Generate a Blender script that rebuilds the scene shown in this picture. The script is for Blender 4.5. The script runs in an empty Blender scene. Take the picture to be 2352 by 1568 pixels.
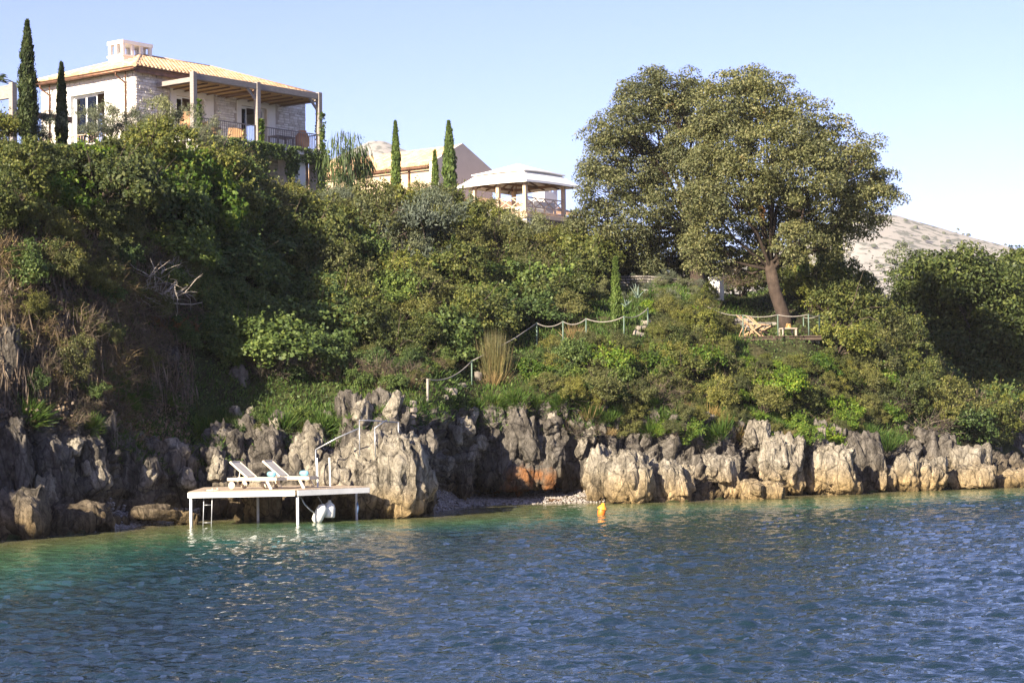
import bpy, bmesh, math, random
import numpy as np
from mathutils import Vector, Matrix, Euler
from mathutils.bvhtree import BVHTree

# ------------------------------------------------------------------ camera, sky, sun, exposure
SC = bpy.context.scene
COL = SC.collection
FPX = 4700.0            # focal length in pixels of a 2352 x 1568 picture
CAM_H = 3.25
PITCH = math.atan((960 - 784) / FPX)
ROLL = math.radians(-0.8)
cam_d = bpy.data.cameras.new("camera"); cam = bpy.data.objects.new("camera", cam_d); COL.objects.link(cam)
cam_d.sensor_width = 36.0; cam_d.lens = 36.0 * FPX / 2352.0; cam_d.clip_end = 20000; cam_d.clip_start = 0.2
CR = Matrix.Rotation(math.radians(90) + PITCH, 3, 'X') @ Matrix.Rotation(ROLL, 3, 'Z')
cam.matrix_world = Matrix.Translation((0, 0, CAM_H)) @ CR.to_4x4()
SC.camera = cam
SC.render.resolution_x, SC.render.resolution_y = 1024, 682

SUN_AZ = Vector((-0.585, -0.81, 0)).normalized()      # horizontal direction towards the sun
SUN_EL = math.radians(25)
HAZE = 0.00009
to_sun = Vector((SUN_AZ.x * math.cos(SUN_EL), SUN_AZ.y * math.cos(SUN_EL), math.sin(SUN_EL)))
sd = bpy.data.lights.new("sun", 'SUN'); sd.energy = 5.0; sd.angle = math.radians(0.5); sd.color = (1.0, 0.88, 0.69)
sun = bpy.data.objects.new("sun", sd); COL.objects.link(sun)
sun.rotation_euler = to_sun.to_track_quat('Z', 'Y').to_euler(); sun.location = (-60, -60, 60)
W = bpy.data.worlds.new("World"); SC.world = W; W.use_nodes = True
wn = W.node_tree.nodes; wl = W.node_tree.links
sky = wn.new('ShaderNodeTexSky'); sky.sky_type = 'NISHITA'; sky.sun_disc = False
sky.sun_elevation = SUN_EL; sky.sun_rotation = math.atan2(to_sun.x, to_sun.y)
sky.altitude = 0; sky.air_density = 0.75; sky.dust_density = 0.35; sky.ozone_density = 6.0
tint = wn.new('ShaderNodeMix'); tint.data_type = 'RGBA'; tint.blend_type = 'MULTIPLY'; tint.inputs[0].default_value = 1.0; tint.inputs[7].default_value = (1.24, 0.85, 0.90, 1)
wl.new(sky.outputs[0], tint.inputs[6]); wl.new(tint.outputs[2], wn['Background'].inputs[0]); wn['Background'].inputs[1].default_value = 0.084
SC.view_settings.view_transform = 'Standard'; SC.view_settings.look = 'None'
SC.view_settings.gamma = 1.0; SC.view_settings.exposure = 1.7
SC.cycles.use_denoising = True; SC.cycles.denoising_prefilter = 'NONE'
SC.cycles.max_bounces = 6; SC.cycles.transparent_max_bounces = 6
SC.cycles.diffuse_bounces = 3; SC.cycles.glossy_bounces = 3; SC.cycles.volume_bounces = 0
SC.cycles.sample_clamp_indirect = 6.0

# ------------------------------------------------------------------ helpers
def ray(x, y):
    return (CR @ Vector(((x - 1176) / FPX, -(y - 784) / FPX, -1))).normalized()
CPOS = Vector((0, 0, CAM_H))
def P(x, y, Y):
    d = ray(x, y); return CPOS + d * (Y / d.y)
def pxm(Y): return FPX / Y                      # picture pixels for one metre at depth Y

R_ = np.random.RandomState
def _hash(ix, iy, iz, seed):
    h = (ix.astype(np.int64) * 374761393 + iy.astype(np.int64) * 668265263 + iz.astype(np.int64) * 2147483647 + seed * 974711) & 0xffffffff
    h = ((h ^ (h >> 13)) * 1274126177) & 0xffffffff
    h = (h ^ (h >> 16)) & 0xffffffff
    return h
def pnoise(p, seed=0):
    p = np.asarray(p, dtype=np.float64); i = np.floor(p).astype(np.int64); f = p - i
    u = f * f * f * (f * (f * 6 - 15) + 10); out = 0
    for dx in (0, 1):
        for dy in (0, 1):
            for dz in (0, 1):
                h = _hash(i[:, 0] + dx, i[:, 1] + dy, i[:, 2] + dz, seed)
                a = (h & 1023) / 1023.0 * 6.28318; b = ((h >> 10) & 1023) / 511.5 - 1
                s = np.sqrt(np.maximum(0, 1 - b * b))
                g = s * np.cos(a) * (f[:, 0] - dx) + s * np.sin(a) * (f[:, 1] - dy) + b * (f[:, 2] - dz)
                w = (u[:, 0] if dx else 1 - u[:, 0]) * (u[:, 1] if dy else 1 - u[:, 1]) * (u[:, 2] if dz else 1 - u[:, 2])
                out = out + w * g
    return out * 1.5
def fbm(p, o=4, seed=0, ridged=False, lac=2.05, gain=0.5):
    p = np.asarray(p, dtype=np.float64); a = 1.0; s = 0; t = 0
    for k in range(o):
        n = pnoise(p, seed + k * 17)
        if ridged: n = 1 - 2 * np.abs(n)
        s = s + a * n; t += a; a *= gain; p = p * lac
    return s / t

def worley(p, seed=0):
    p = np.asarray(p, dtype=np.float64); i = np.floor(p).astype(np.int64); f1 = np.full(len(p), 9.0); f2 = np.full(len(p), 9.0); cr = np.zeros(len(p))
    for dx in (-1, 0, 1):
        for dy in (-1, 0, 1):
            for dz in (-1, 0, 1):
                c = i + np.array([dx, dy, dz]); h = _hash(c[:, 0], c[:, 1], c[:, 2], seed); h2 = _hash(c[:, 1], c[:, 2], c[:, 0], seed + 7)
                q = c + np.stack([(h & 1023) / 1023.0, ((h >> 10) & 1023) / 1023.0, (h2 & 1023) / 1023.0], 1); dd = np.linalg.norm(p - q, axis=1)
                n1 = dd < f1; f2 = np.where(n1, f1, np.minimum(f2, dd)); cr = np.where(n1, ((h2 >> 12) & 1023) / 1023.0, cr); f1 = np.where(n1, dd, f1)
    return f1, f2, cr
def mesh_np(name, V, F, mat=None, smooth=False, mats=None, midx=None):
    V = np.asarray(V, dtype=np.float32); F = np.asarray(F, dtype=np.int32)
    me = bpy.data.meshes.new(name); n = F.shape[1]
    me.vertices.add(len(V)); me.vertices.foreach_set('co', V.ravel())
    me.loops.add(F.size); me.loops.foreach_set('vertex_index', F.ravel())
    me.polygons.add(len(F)); me.polygons.foreach_set('loop_start', np.arange(0, F.size, n, dtype=np.int32))
    if smooth: me.polygons.foreach_set('use_smooth', np.ones(len(F), dtype=bool))
    if mats:
        for m in mats: me.materials.append(m)
        me.polygons.foreach_set('material_index', np.asarray(midx, dtype=np.int32))
    elif mat: me.materials.append(mat)
    me.update(calc_edges=True); return me
def link(name, me, parent=None, loc=None):
    o = bpy.data.objects.new(name, me); COL.objects.link(o)
    if parent: o.parent = parent
    if loc is not None: o.location = loc
    return o
def empty(name, loc=(0, 0, 0), rz=0.0):
    o = bpy.data.objects.new(name, None); COL.objects.link(o); o.location = loc; o.rotation_euler = (0, 0, rz); o.empty_display_size = 0.2
    return o
def tag(o, label=None, cat=None, group=None, kind=None):
    if label: o['label'] = label
    if cat: o['category'] = cat
    if group: o['group'] = group
    if kind: o['kind'] = kind
    elif cat: o['kind'] = 'thing'
    return o

class MB:
    """collects boxes, tubes, prisms; build() links them as one mesh object"""
    def __init__(s): s.v = []; s.f = []; s.sm = []
    def add(s, vs, fs, smooth=False):
        b = len(s.v); s.v += [tuple(v) for v in vs]; s.f += [tuple(i + b for i in f) for f in fs]; s.sm += [smooth] * len(fs); return s
    def box(s, x0, x1, y0, y1, z0, z1, M=None):
        vs = [Vector((x, y, z)) for z in (z0, z1) for x, y in ((x0, y0), (x1, y0), (x1, y1), (x0, y1))]
        if M is not None: vs = [M @ v for v in vs]
        return s.add(vs, [(3, 2, 1, 0), (4, 5, 6, 7), (0, 1, 5, 4), (1, 2, 6, 5), (2, 3, 7, 6), (3, 0, 4, 7)])
    def bar(s, a, b, w, h=None, up=(0, 0, 1)):
        a = Vector(a); b = Vector(b); d = (b - a); L = d.length; d.normalize(); h = h or w
        u = Vector(up)
        if abs(d.dot(u)) > 0.98: u = Vector((0, 1, 0)) if abs(d.y) < 0.9 else Vector((1, 0, 0))
        r = d.cross(u).normalized(); u = r.cross(d).normalized(); vs = []
        for p in (a, b):
            for i, j in ((-1, -1), (1, -1), (1, 1), (-1, 1)): vs.append(p + r * (i * w / 2) + u * (j * h / 2))
        return s.add(vs, [(3, 2, 1, 0), (4, 5, 6, 7), (0, 1, 5, 4), (1, 2, 6, 5), (2, 3, 7, 6), (3, 0, 4, 7)])
    def tube(s, pts, rads, n=8, cap=True):
        pts = [Vector(p) for p in pts]
        if not hasattr(rads, '__len__'): rads = [rads] * len(pts)
        vs = []; fs = []; ref = Vector((0.31, 0.2, 0.93))
        for i, p in enumerate(pts):
            d = (pts[min(i + 1, len(pts) - 1)] - pts[max(i - 1, 0)]).normalized()
            rr = ref if abs(d.dot(ref)) < 0.95 else Vector((1, 0, 0))
            a = d.cross(rr).normalized(); b = d.cross(a).normalized()
            for k in range(n):
                t = 2 * math.pi * k / n; vs.append(p + (a * math.cos(t) + b * math.sin(t)) * rads[i])
        for i in range(len(pts) - 1):
            for k in range(n): fs.append((i * n + k, i * n + (k + 1) % n, (i + 1) * n + (k + 1) % n, (i + 1) * n + k))
        s.add(vs, fs, True)
        if cap:
            m = len(s.v) - len(vs)
            s.f.append(tuple(m + k for k in reversed(range(n)))); s.f.append(tuple(m + (len(pts) - 1) * n + k for k in range(n))); s.sm += [False, False]
        return s
    def lathe(s, prof, n=14, M=None):
        vs = []; fs = []
        for r, z in prof:
            for k in range(n):
                t = 2 * math.pi * k / n; v = Vector((r * math.cos(t), r * math.sin(t), z)); vs.append(M @ v if M is not None else v)
        for i in range(len(prof) - 1):
            for k in range(n): fs.append((i * n + k, i * n + (k + 1) % n, (i + 1) * n + (k + 1) % n, (i + 1) * n + k))
        return s.add(vs, fs, True)
    def build(s, name, mat, parent=None, loc=None, bevel=0):
        me = bpy.data.meshes.new(name); me.from_pydata([tuple(v) for v in s.v], [], s.f)
        if mat: me.materials.append(mat)
        me.polygons.foreach_set('use_smooth', np.array(s.sm, dtype=bool)); me.update()
        o = link(name, me, parent, loc)
        if bevel:
            b = o.modifiers.new('b', 'BEVEL'); b.width = bevel; b.segments = 1; b.limit_method = 'ANGLE'
        return o

# ------------------------------------------------------------------ materials
def _new(name):
    m = bpy.data.materials.new(name); m.use_nodes = True; nt = m.node_tree; return m, nt, nt.nodes['Principled BSDF']
def N(nt, t, **kw):
    n = nt.nodes.new(t)
    for k, v in kw.items():
        if k.startswith('i_'):
            key = k[2:]; n.inputs[int(key) if key.isdigit() else key].default_value = v
        else: setattr(n, k, v)
    return n
def ramp(nt, fac, stops, interp='LINEAR'):
    r = nt.nodes.new('ShaderNodeValToRGB'); r.color_ramp.interpolation = interp; e = r.color_ramp.elements
    while len(e) < len(stops): e.new(0.5)
    for k, (p, c) in enumerate(stops): e[k].position = p; e[k].color = (*c, 1) if len(c) == 3 else c
    nt.links.new(fac, r.inputs[0]); return r.outputs[0]
def mixc(nt, fac, a, b, mode='MIX'):
    n = nt.nodes.new('ShaderNodeMix'); n.data_type = 'RGBA'; n.blend_type = mode
    for sock, v in ((n.inputs[0], fac), (n.inputs[6], a), (n.inputs[7], b)):
        if hasattr(v, 'links'): nt.links.new(v, sock)
        elif isinstance(v, (int, float)): sock.default_value = v
        else: sock.default_value = (*v, 1)
    return n.outputs[2]
def noise(nt, vec, scale, detail=4, rough=0.55, dist=0.0):
    n = N(nt, 'ShaderNodeTexNoise', i_Scale=scale, i_Detail=detail, i_Roughness=rough, i_Distortion=dist)
    if vec is not None: nt.links.new(vec, n.inputs['Vector'])
    return n.outputs['Fac']
def scaled(nt, vec, sc):
    n = N(nt, 'ShaderNodeMapping'); n.inputs['Scale'].default_value = sc; nt.links.new(vec, n.inputs['Vector']); return n.outputs[0]
def bump(nt, bsdf, h, strength=0.4, dist=0.05):
    b = N(nt, 'ShaderNodeBump', i_Strength=strength, i_Distance=dist); nt.links.new(h, b.inputs['Height']); nt.links.new(b.outputs[0], bsdf.inputs['Normal'])

def m_plain(name, c, rough=0.6, metal=0.0, var=0.12, scale=3.0, bmp=0.15, spec=0.4):
    m, nt, b = _new(name); pos = N(nt, 'ShaderNodeNewGeometry').outputs['Position']
    n1 = noise(nt, pos, scale, 5); lo = tuple(max(0, x * (1 - var * 1.6)) for x in c); hi = tuple(min(1, x * (1 + var)) for x in c)
    nt.links.new(ramp(nt, n1, [(0.3, lo), (0.7, hi)]), b.inputs['Base Color'])
    b.inputs['Roughness'].default_value = rough; b.inputs['Metallic'].default_value = metal; b.inputs['Specular IOR Level'].default_value = spec
    if bmp: bump(nt, b, noise(nt, pos, scale * 9, 3), bmp, 0.02)
    return m
def m_piece(name, cols, rough=0.8, var=0.25, scale=14, bmp=0.5):
    """stone, tile or plank: each piece takes its own tone"""
    m, nt, b = _new(name); pos = N(nt, 'ShaderNodeNewGeometry').outputs['Position']
    r1 = N(nt, 'ShaderNodeNewGeometry').outputs['Random Per Island']; r2 = N(nt, 'ShaderNodeObjectInfo').outputs['Random']
    ad = N(nt, 'ShaderNodeMath', operation='ADD'); nt.links.new(r1, ad.inputs[0]); nt.links.new(r2, ad.inputs[1])
    fr = N(nt, 'ShaderNodeMath', operation='FRACT'); nt.links.new(ad.outputs[0], fr.inputs[0])
    c = ramp(nt, fr.outputs[0], [(i / max(1, len(cols) - 1), c) for i, c in enumerate(cols)])
    n1 = noise(nt, pos, scale, 4); g = ramp(nt, n1, [(0.25, (1 - var,) * 3), (0.75, (1 + var * 0.5,) * 3)])
    nt.links.new(mixc(nt, 1.0, c, g, 'MULTIPLY'), b.inputs['Base Color']); b.inputs['Roughness'].default_value = rough
    b.inputs['Specular IOR Level'].default_value = 0.25
    if bmp: bump(nt, b, noise(nt, pos, scale * 3, 4), bmp, 0.02)
    return m
def m_wood(name, c1, c2, axis=(1, 1, 12), rough=0.8):
    m, nt, b = _new(name); pos = N(nt, 'ShaderNodeTexCoord').outputs['Object']
    n1 = noise(nt, scaled(nt, pos, axis), 4, 6, 0.65); nt.links.new(ramp(nt, n1, [(0.3, c1), (0.7, c2)]), b.inputs['Base Color'])
    b.inputs['Roughness'].default_value = rough; b.inputs['Specular IOR Level'].default_value = 0.2; bump(nt, b, n1, 0.3, 0.02); return m
def m_leaf(name, cols, trans=0.3, ovar=0.35, rough=0.55, brown=None):
    m, nt, b = _new(name)
    g = N(nt, 'ShaderNodeNewGeometry'); oi = N(nt, 'ShaderNodeObjectInfo').outputs['Random']
    c = ramp(nt, g.outputs['Random Per Island'], [(i / (len(cols) - 1), x) for i, x in enumerate(cols)])
    n1 = noise(nt, g.outputs['Position'], 0.55, 3, 0.6)
    c = mixc(nt, 1.0, c, ramp(nt, n1, [(0.3, (0.72, 0.74, 0.8)), (0.72, (1.3, 1.24, 1.05))]), 'MULTIPLY')
    c = mixc(nt, 1.0, c, ramp(nt, oi, [(0.0, (1 - ovar, 1 - ovar * 0.8, 1 - ovar * 0.6)), (0.5, (1, 1, 1)), (1.0, (1 + ovar, 1 + ovar * 0.8, 1 - ovar * 0.3))]), 'MULTIPLY')
    if brown:
        n2 = noise(nt, g.outputs['Position'], brown[1], 2); c = mixc(nt, ramp(nt, n2, [(brown[2], (0, 0, 0)), (brown[2] + 0.06, (1, 1, 1))]), c, brown[0])
    nt.links.new(c, b.inputs['Base Color']); b.inputs['Roughness'].default_value = rough; b.inputs['Specular IOR Level'].default_value = 0.25
    t = N(nt, 'ShaderNodeBsdfTranslucent'); nt.links.new(mixc(nt, 1.0, c, (1.25, 1.2, 0.6), 'MULTIPLY'), t.inputs['Color'])
    mx = N(nt, 'ShaderNodeMixShader'); mx.inputs[0].default_value = trans
    nt.links.new(b.outputs[0], mx.inputs[1]); nt.links.new(t.outputs[0], mx.inputs[2])
    nt.links.new(mx.outputs[0], nt.nodes['Material Output'].inputs['Surface']); return m

def m_rock(name='limestone', warm=0.0, rust=False, c0=None):
    m, nt, b = _new(name); g = N(nt, 'ShaderNodeNewGeometry'); pos = g.outputs['Position']
    big = noise(nt, pos, 0.55, 5, 0.6, 0.6); streak = noise(nt, scaled(nt, pos, (2.2, 2.2, 0.35)), 1.6, 6, 0.65, 0.4); fine = noise(nt, pos, 7.0, 6, 0.7)
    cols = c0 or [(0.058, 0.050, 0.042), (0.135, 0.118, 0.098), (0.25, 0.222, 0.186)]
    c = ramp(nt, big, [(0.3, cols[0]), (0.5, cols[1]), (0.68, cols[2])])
    c = mixc(nt, ramp(nt, streak, [(0.45, (0, 0, 0)), (0.62, (0.75, 0.75, 0.75))]), c, tuple(min(.6, v * 1.25) for v in cols[2]))
    c = mixc(nt, ramp(nt, streak, [(0.28, (0.7, 0.7, 0.7)), (0.42, (0, 0, 0))]), c, (0.055, 0.05, 0.046))
    c = mixc(nt, 1.0, c, ramp(nt, fine, [(0.3, (0.62, 0.62, 0.62)), (0.7, (1.25, 1.25, 1.25))]), 'MULTIPLY')
    if rust:
        rn = noise(nt, pos, 0.8, 4, 0.6); c = mixc(nt, ramp(nt, rn, [(0.45, (0, 0, 0)), (0.6, (0.85, 0.85, 0.85))]), c, (0.33, 0.15, 0.06))
    # ochre growth in the splash zone, dark wet line at the water
    sx = N(nt, 'ShaderNodeSeparateXYZ'); nt.links.new(pos, sx.inputs[0])
    ad = N(nt, 'ShaderNodeMath', operation='MULTIPLY_ADD'); nt.links.new(big, ad.inputs[0]); ad.inputs[1].default_value = -1.6; nt.links.new(sx.outputs[2], ad.inputs[2])
    mr = N(nt, 'ShaderNodeMapRange'); nt.links.new(ad.outputs[0], mr.inputs[0]); mr.inputs[1].default_value = -0.75; mr.inputs[2].default_value = 0.55; mr.inputs[3].default_value = 0.85; mr.inputs[4].default_value = 0.0
    c = mixc(nt, mr.outputs[0], c, mixc(nt, 1.0, c, (1.18, 0.90, 0.46), 'MULTIPLY'))
    wt = N(nt, 'ShaderNodeMapRange'); nt.links.new(ad.outputs[0], wt.inputs[0]); wt.inputs[1].default_value = -0.78; wt.inputs[2].default_value = -0.55; wt.inputs[3].default_value = 0.62; wt.inputs[4].default_value = 0.0
    c = mixc(nt, wt.outputs[0], c, (0.035, 0.03, 0.018))
    nt.links.new(c, b.inputs['Base Color']); b.inputs['Roughness'].default_value = 0.9; b.inputs['Specular IOR Level'].default_value = 0.15
    crk = N(nt, 'ShaderNodeTexVoronoi', feature='DISTANCE_TO_EDGE', i_Scale=1.7); nt.links.new(scaled(nt, pos, (1, 1, .55)), crk.inputs['Vector']); ce = ramp(nt, crk.outputs['Distance'], [(0.0, (0.25,) * 3), (0.05, (1.0,) * 3)]); c = mixc(nt, 0.8, c, ce, 'MULTIPLY'); nt.links.new(c, b.inputs['Base Color'])
    hh = N(nt, 'ShaderNodeMath', operation='ADD'); nt.links.new(fine, hh.inputs[0]); nt.links.new(streak, hh.inputs[1])
    pit = noise(nt, scaled(nt, pos, (1, 1, .7)), 2.6, 9, 0.78, 0.3); c = mixc(nt, 0.75, c, ramp(nt, pit, [(0.36, (0.30,) * 3), (0.50, (1.0,) * 3), (0.66, (1.22,) * 3)]), 'MULTIPLY'); nt.links.new(c, b.inputs['Base Color'])  # pits darkened in the base colour too, painting shade into the hollows
    h2 = N(nt, 'ShaderNodeMath', operation='MULTIPLY_ADD'); nt.links.new(pit, h2.inputs[0]); h2.inputs[1].default_value = 3.0; nt.links.new(hh.outputs[0], h2.inputs[2])
    bump(nt, b, h2.outputs[0], 1.0, 0.11); return m
# ------------------------------------------------------------------ land: a sheet through surveyed profiles
# each profile: picture column, then (picture row, depth) from the sea bed up to the crest; further points in metres
def prof(x, pts, back):
    out = [P(x, y, Y) for y, Y in pts]
    w = out[0]; d = Vector((w.x, w.y, 0)).normalized()
    sea = Vector((w.x, w.y, -1.6)) - d * 7.0
    w0 = Vector((w.x, w.y, -0.05)); out[0] = w0
    return [sea] + out + [Vector(b) for b in back]
def radial(x, Y, z):
    return ((x - 1176) / FPX * Y, Y, z)
ST = [
 # off to the left of the frame: the bluff runs on towards the viewer's side
 (-2600, [Vector(v) for v in ((-19, 24, -1.6), (-24, 27, -.05), (-25, 28, 1), (-26, 29, 2), (-27, 30, 3), (-28, 31, 4.5), (-29, 33, 6.5), (-31, 37, 8.5), (-34, 43, 10), (-50, 70, 15), (-90, 150, 17))]),
 (-900, [Vector(v) for v in ((-14, 36, -1.6), (-18.5, 43, -.05), (-19.5, 45, 1), (-20, 46.5, 2), (-20.5, 47.5, 3.2), (-21, 49, 5), (-21.8, 50.5, 7.5), (-22.5, 52.5, 9.6), (-24, 57, 11), (-35, 85, 15.5), (-70, 165, 17))]),
 (-330, prof(-330, [(1275, 52.5), (1180, 55), (1070, 57), (985, 58.5), (880, 60), (720, 61.5), (560, 63.5), (400, 68)], [radial(-330, 90, 15.6), radial(-330, 170, 17)])),
 (0, prof(0, [(1240, 58), (1165, 60.5), (1060, 61.5), (975, 62), (880, 63.2), (720, 64.5), (560, 66.5), (420, 71)], [radial(0, 95, 16), radial(0, 170, 17)])),
 (230, prof(230, [(1215, 62), (1160, 64.5), (1060, 65.2), (985, 66), (880, 67), (740, 68.5), (560, 71), (420, 76)], [radial(230, 98, 16.2), radial(230, 170, 17)])),
 (430, prof(430, [(1196, 68), (1165, 68.6), (1100, 69), (1030, 70), (900, 72.5), (760, 74.5), (590, 77.5), (440, 82)], [radial(430, 101, 14.9), radial(430, 170, 17)])),
 (700, prof(700, [(1190, 68.6), (1150, 69.5), (1080, 70), (1000, 71.5), (890, 75.5), (740, 81), (610, 87), (505, 93)], [radial(700, 108, 14.4), radial(700, 170, 17)])),
 (950, prof(950, [(1184, 69), (1130, 69.9), (1060, 71), (960, 73.5), (880, 77), (740, 84), (620, 91.5), (510, 99)], [radial(950, 112, 14.2), radial(950, 180, 18)])),
 (1080, prof(1080, [(1158, 76), (1130, 81.5), (1070, 78.4), (945, 78.5), (860, 81.0), (740, 87.5), (620, 95), (520, 102)], [radial(1080, 116, 14.6), radial(1080, 180, 17)])),
 (1220, prof(1220, [(1152, 77.3), (1126, 82.5), (1075, 79.2), (940, 79.7), (840, 83), (735, 90), (630, 98), (545, 106)], [radial(1220, 119, 14.0), radial(1220, 180, 16)])),
 (1420, prof(1420, [(1153, 78.2), (1110, 79.2), (1040, 80), (950, 81), (860, 83.3), (765, 87), (700, 95), (650, 103)], [radial(1420, 122, 12.2), radial(1420, 180, 14)])),
 (1560, prof(1560, [(1153, 77.6), (1090, 79.8), (1040, 80.8), (960, 81.8), (870, 84.5), (775, 88.5), (705, 95), (662, 102)], [radial(1560, 122, 10.9), radial(1560, 180, 12)])),
 (1700, prof(1700, [(1142, 80.4), (1090, 81.2), (1040, 82), (980, 83), (890, 86.5), (792, 90.5), (772, 95), (690, 102)], [radial(1700, 120, 9.9), radial(1700, 180, 10)])),
 (1850, prof(1850, [(1137, 82), (1085, 82.8), (1040, 83.6), (995, 85), (890, 88.6), (790, 92), (725, 96.5), (655, 102)], [radial(1850, 120, 9.4), radial(1850, 180, 8)])),
 (2000, prof(2000, [(1131, 84), (1090, 84.8), (1050, 85.6), (1010, 87.5), (910, 92), (810, 95.5), (735, 98.5), (680, 102)], [radial(2000, 118, 7.4), radial(2000, 180, 7)])),
 (2120, prof(2120, [(1125, 86), (1090, 86.8), (1040, 87.8), (1015, 89.5), (955, 93.5), (880, 97), (820, 100), (785, 103)], [radial(2120, 116, 5.8), radial(2120, 180, 7)])),
 (2230, prof(2230, [(1122, 87), (1095, 88), (1060, 89), (1030, 91.5), (1005, 95), (975, 99), (940, 103), (900, 107)], [radial(2230, 118, 4.8), radial(2230, 180, 7)])),
 (2360, prof(2360, [(1118, 88), (1100, 89), (1085, 92), (1060, 98), (1010, 103), (960, 107), (900, 111), (850, 115)], [radial(2360, 125, 6), radial(2360, 180, 8)])),
 (2800, prof(2800, [(1104, 93), (1085, 94), (1060, 97), (1030, 102), (990, 107), (940, 111), (880, 116), (840, 120)], [radial(2800, 130, 7), radial(2800, 185, 9)])),
 (4200, [Vector(v) for v in ((60, 92, -1.6), (66, 100, -.05), (67, 101, .6), (68, 103, 1.2), (70, 106, 2), (72, 109, 3), (74, 113, 4), (77, 117, 5), (80, 122, 6), (90, 140, 8), (110, 190, 9))]),
]
SX = np.array([s[0] for s in ST], float); SG = np.array([[tuple(v) for v in s[1]] for s in ST])     # stations x levels x 3
def catmull(knots, vals, q):
    knots = np.asarray(knots, float); q = np.asarray(q, float); i = np.clip(np.searchsorted(knots, q, side='right') - 1, 0, len(knots) - 2)
    h = knots[i + 1] - knots[i]; t = ((q - knots[i]) / h)
    m = np.zeros_like(vals); d = np.diff(vals, axis=0) / np.diff(knots).reshape(-1, *([1] * (vals.ndim - 1)))
    m[0] = d[0]; m[-1] = d[-1]; m[1:-1] = (d[1:] + d[:-1]) / 2 * 0.75
    sh = (-1,) + (1,) * (vals.ndim - 1); t = t.reshape(sh); h = h.reshape(sh)
    return (2*t**3-3*t**2+1)*vals[i] + (t**3-2*t**2+t)*h*m[i] + (-2*t**3+3*t**2)*vals[i+1] + (t**3-t**2)*h*m[i+1]
qx = np.concatenate([np.linspace(-2600, -60, 60, endpoint=False), np.linspace(-60, 2420, 560), np.linspace(2430, 4200, 40)])
A = catmull(SX, SG, qx)                                                 # nx x levels x 3
lv = np.concatenate([np.linspace(0, 1, 8, endpoint=False), np.linspace(1, 4, 130, endpoint=False), np.linspace(4, 8, 120, endpoint=False), np.linspace(8, 10, 24)])
G = catmull(np.arange(SG.shape[1]), np.swapaxes(A, 0, 1), lv)           # nl x nx x 3
NL, NX = G.shape[:2]
LV = np.repeat(lv[:, None], NX, 1).ravel(); QX = np.repeat(qx[None, :], NL, 0).ravel()
V = G.reshape(-1, 3).copy()
def grid_faces(nr, nc):
    a = np.arange((nr - 1) * nc).reshape(nr - 1, nc)[:, :-1].ravel(); return np.stack([a, a + 1, a + nc + 1, a + nc], 1)
def grid_normals(G):
    du = np.gradient(G, axis=1); dv = np.gradient(G, axis=0); n = np.cross(du, dv); return (n / (np.linalg.norm(n, axis=2, keepdims=True) + 1e-9)).reshape(-1, 3)
NR = grid_normals(G)
# relief: fluted limestone between the water and the plants, lumpy earth above
rockw = np.clip((LV - 0.8) / 0.4, 0, 1) * np.clip((4.35 - LV) / 0.5, 0, 1)
leftup = np.clip((330 - QX) / 120, 0, 1) * np.clip((6.6 - LV) / 0.6, 0, 1) * np.clip((LV - 4) / .3, 0, 1)     # the bare bluff on the left goes higher
wv = V + .35 * np.stack([pnoise(V * 1.2, 41), pnoise(V * 1.2, 42), pnoise(V * 1.2, 43)], 1)
w1, w2, wc = worley(wv * np.array([.75, .75, .4]), 50); x1_, x2_, xc_ = worley(wv * np.array([2.3, 2.3, 1.3]), 60); blocks = (wc - .5) * .55 - .35 * np.clip(1 - (w2 - w1) / .15, 0, 1) + (xc_ - .5) * .2 - .12 * np.clip(1 - (x2_ - x1_) / .18, 0, 1)
k1, k2, kc = worley(wv * np.array([.95, .95, .11]), 80); cols_ = (kc - .5) * .5 - .5 * np.clip(1 - (k2 - k1) / .10, 0, 1)
strat = cols_ + .16 * pnoise(wv * np.array([.35, .35, 2.2]), 70) + .08 * pnoise(wv * np.array([.8, .8, 5.5]), 71)
fl = fbm(V * np.array([0.75, 0.75, 0.16]), 4, 3, True); cr = fbm(V * 1.6, 4, 9, True); lump = fbm(V * 0.32, 4, 5); sm_ = fbm(V * 3.5, 3, 21)
d = rockw * (fl * 0.35 + cr * 0.30 + sm_ * 0.12 - 0.25 + blocks * 1.15 + strat) + leftup * (fl * 0.4 + cr * .2 - .2 + blocks) + (1 - np.clip(rockw + leftup, 0, 1)) * (lump * 0.6 + sm_ * 0.06) * np.clip(LV - 0.9, 0, 1) * np.clip((9.5 - LV), 0, 1)
beach = ((QX > 990) & (QX < 1375) & (LV < 2.0)) | ((QX > 190) & (QX < 440) & (LV < 1.8))
d = np.where(beach, d * 0.08, d)
d *= np.clip((LV - 0.6) / 0.5, 0, 1)
V = V + NR * d[:, None]
GEO = V.reshape(NL, NX, 3); Fg = grid_faces(NL, NX)
NR = grid_normals(GEO)
BV = BVHTree.FromPolygons([tuple(v) for v in V], [tuple(int(i) for i in f) for f in Fg])
def hit(x, y):
    r = BV.ray_cast(CPOS, ray(x, y)); return (r[0], r[1]) if r[0] is not None else (None, None)
def ground(X, Y, top=60):
    r = BV.ray_cast(Vector((X, Y, top)), Vector((0, 0, -1))); return r[0].z if r[0] is not None else 0.0

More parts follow.
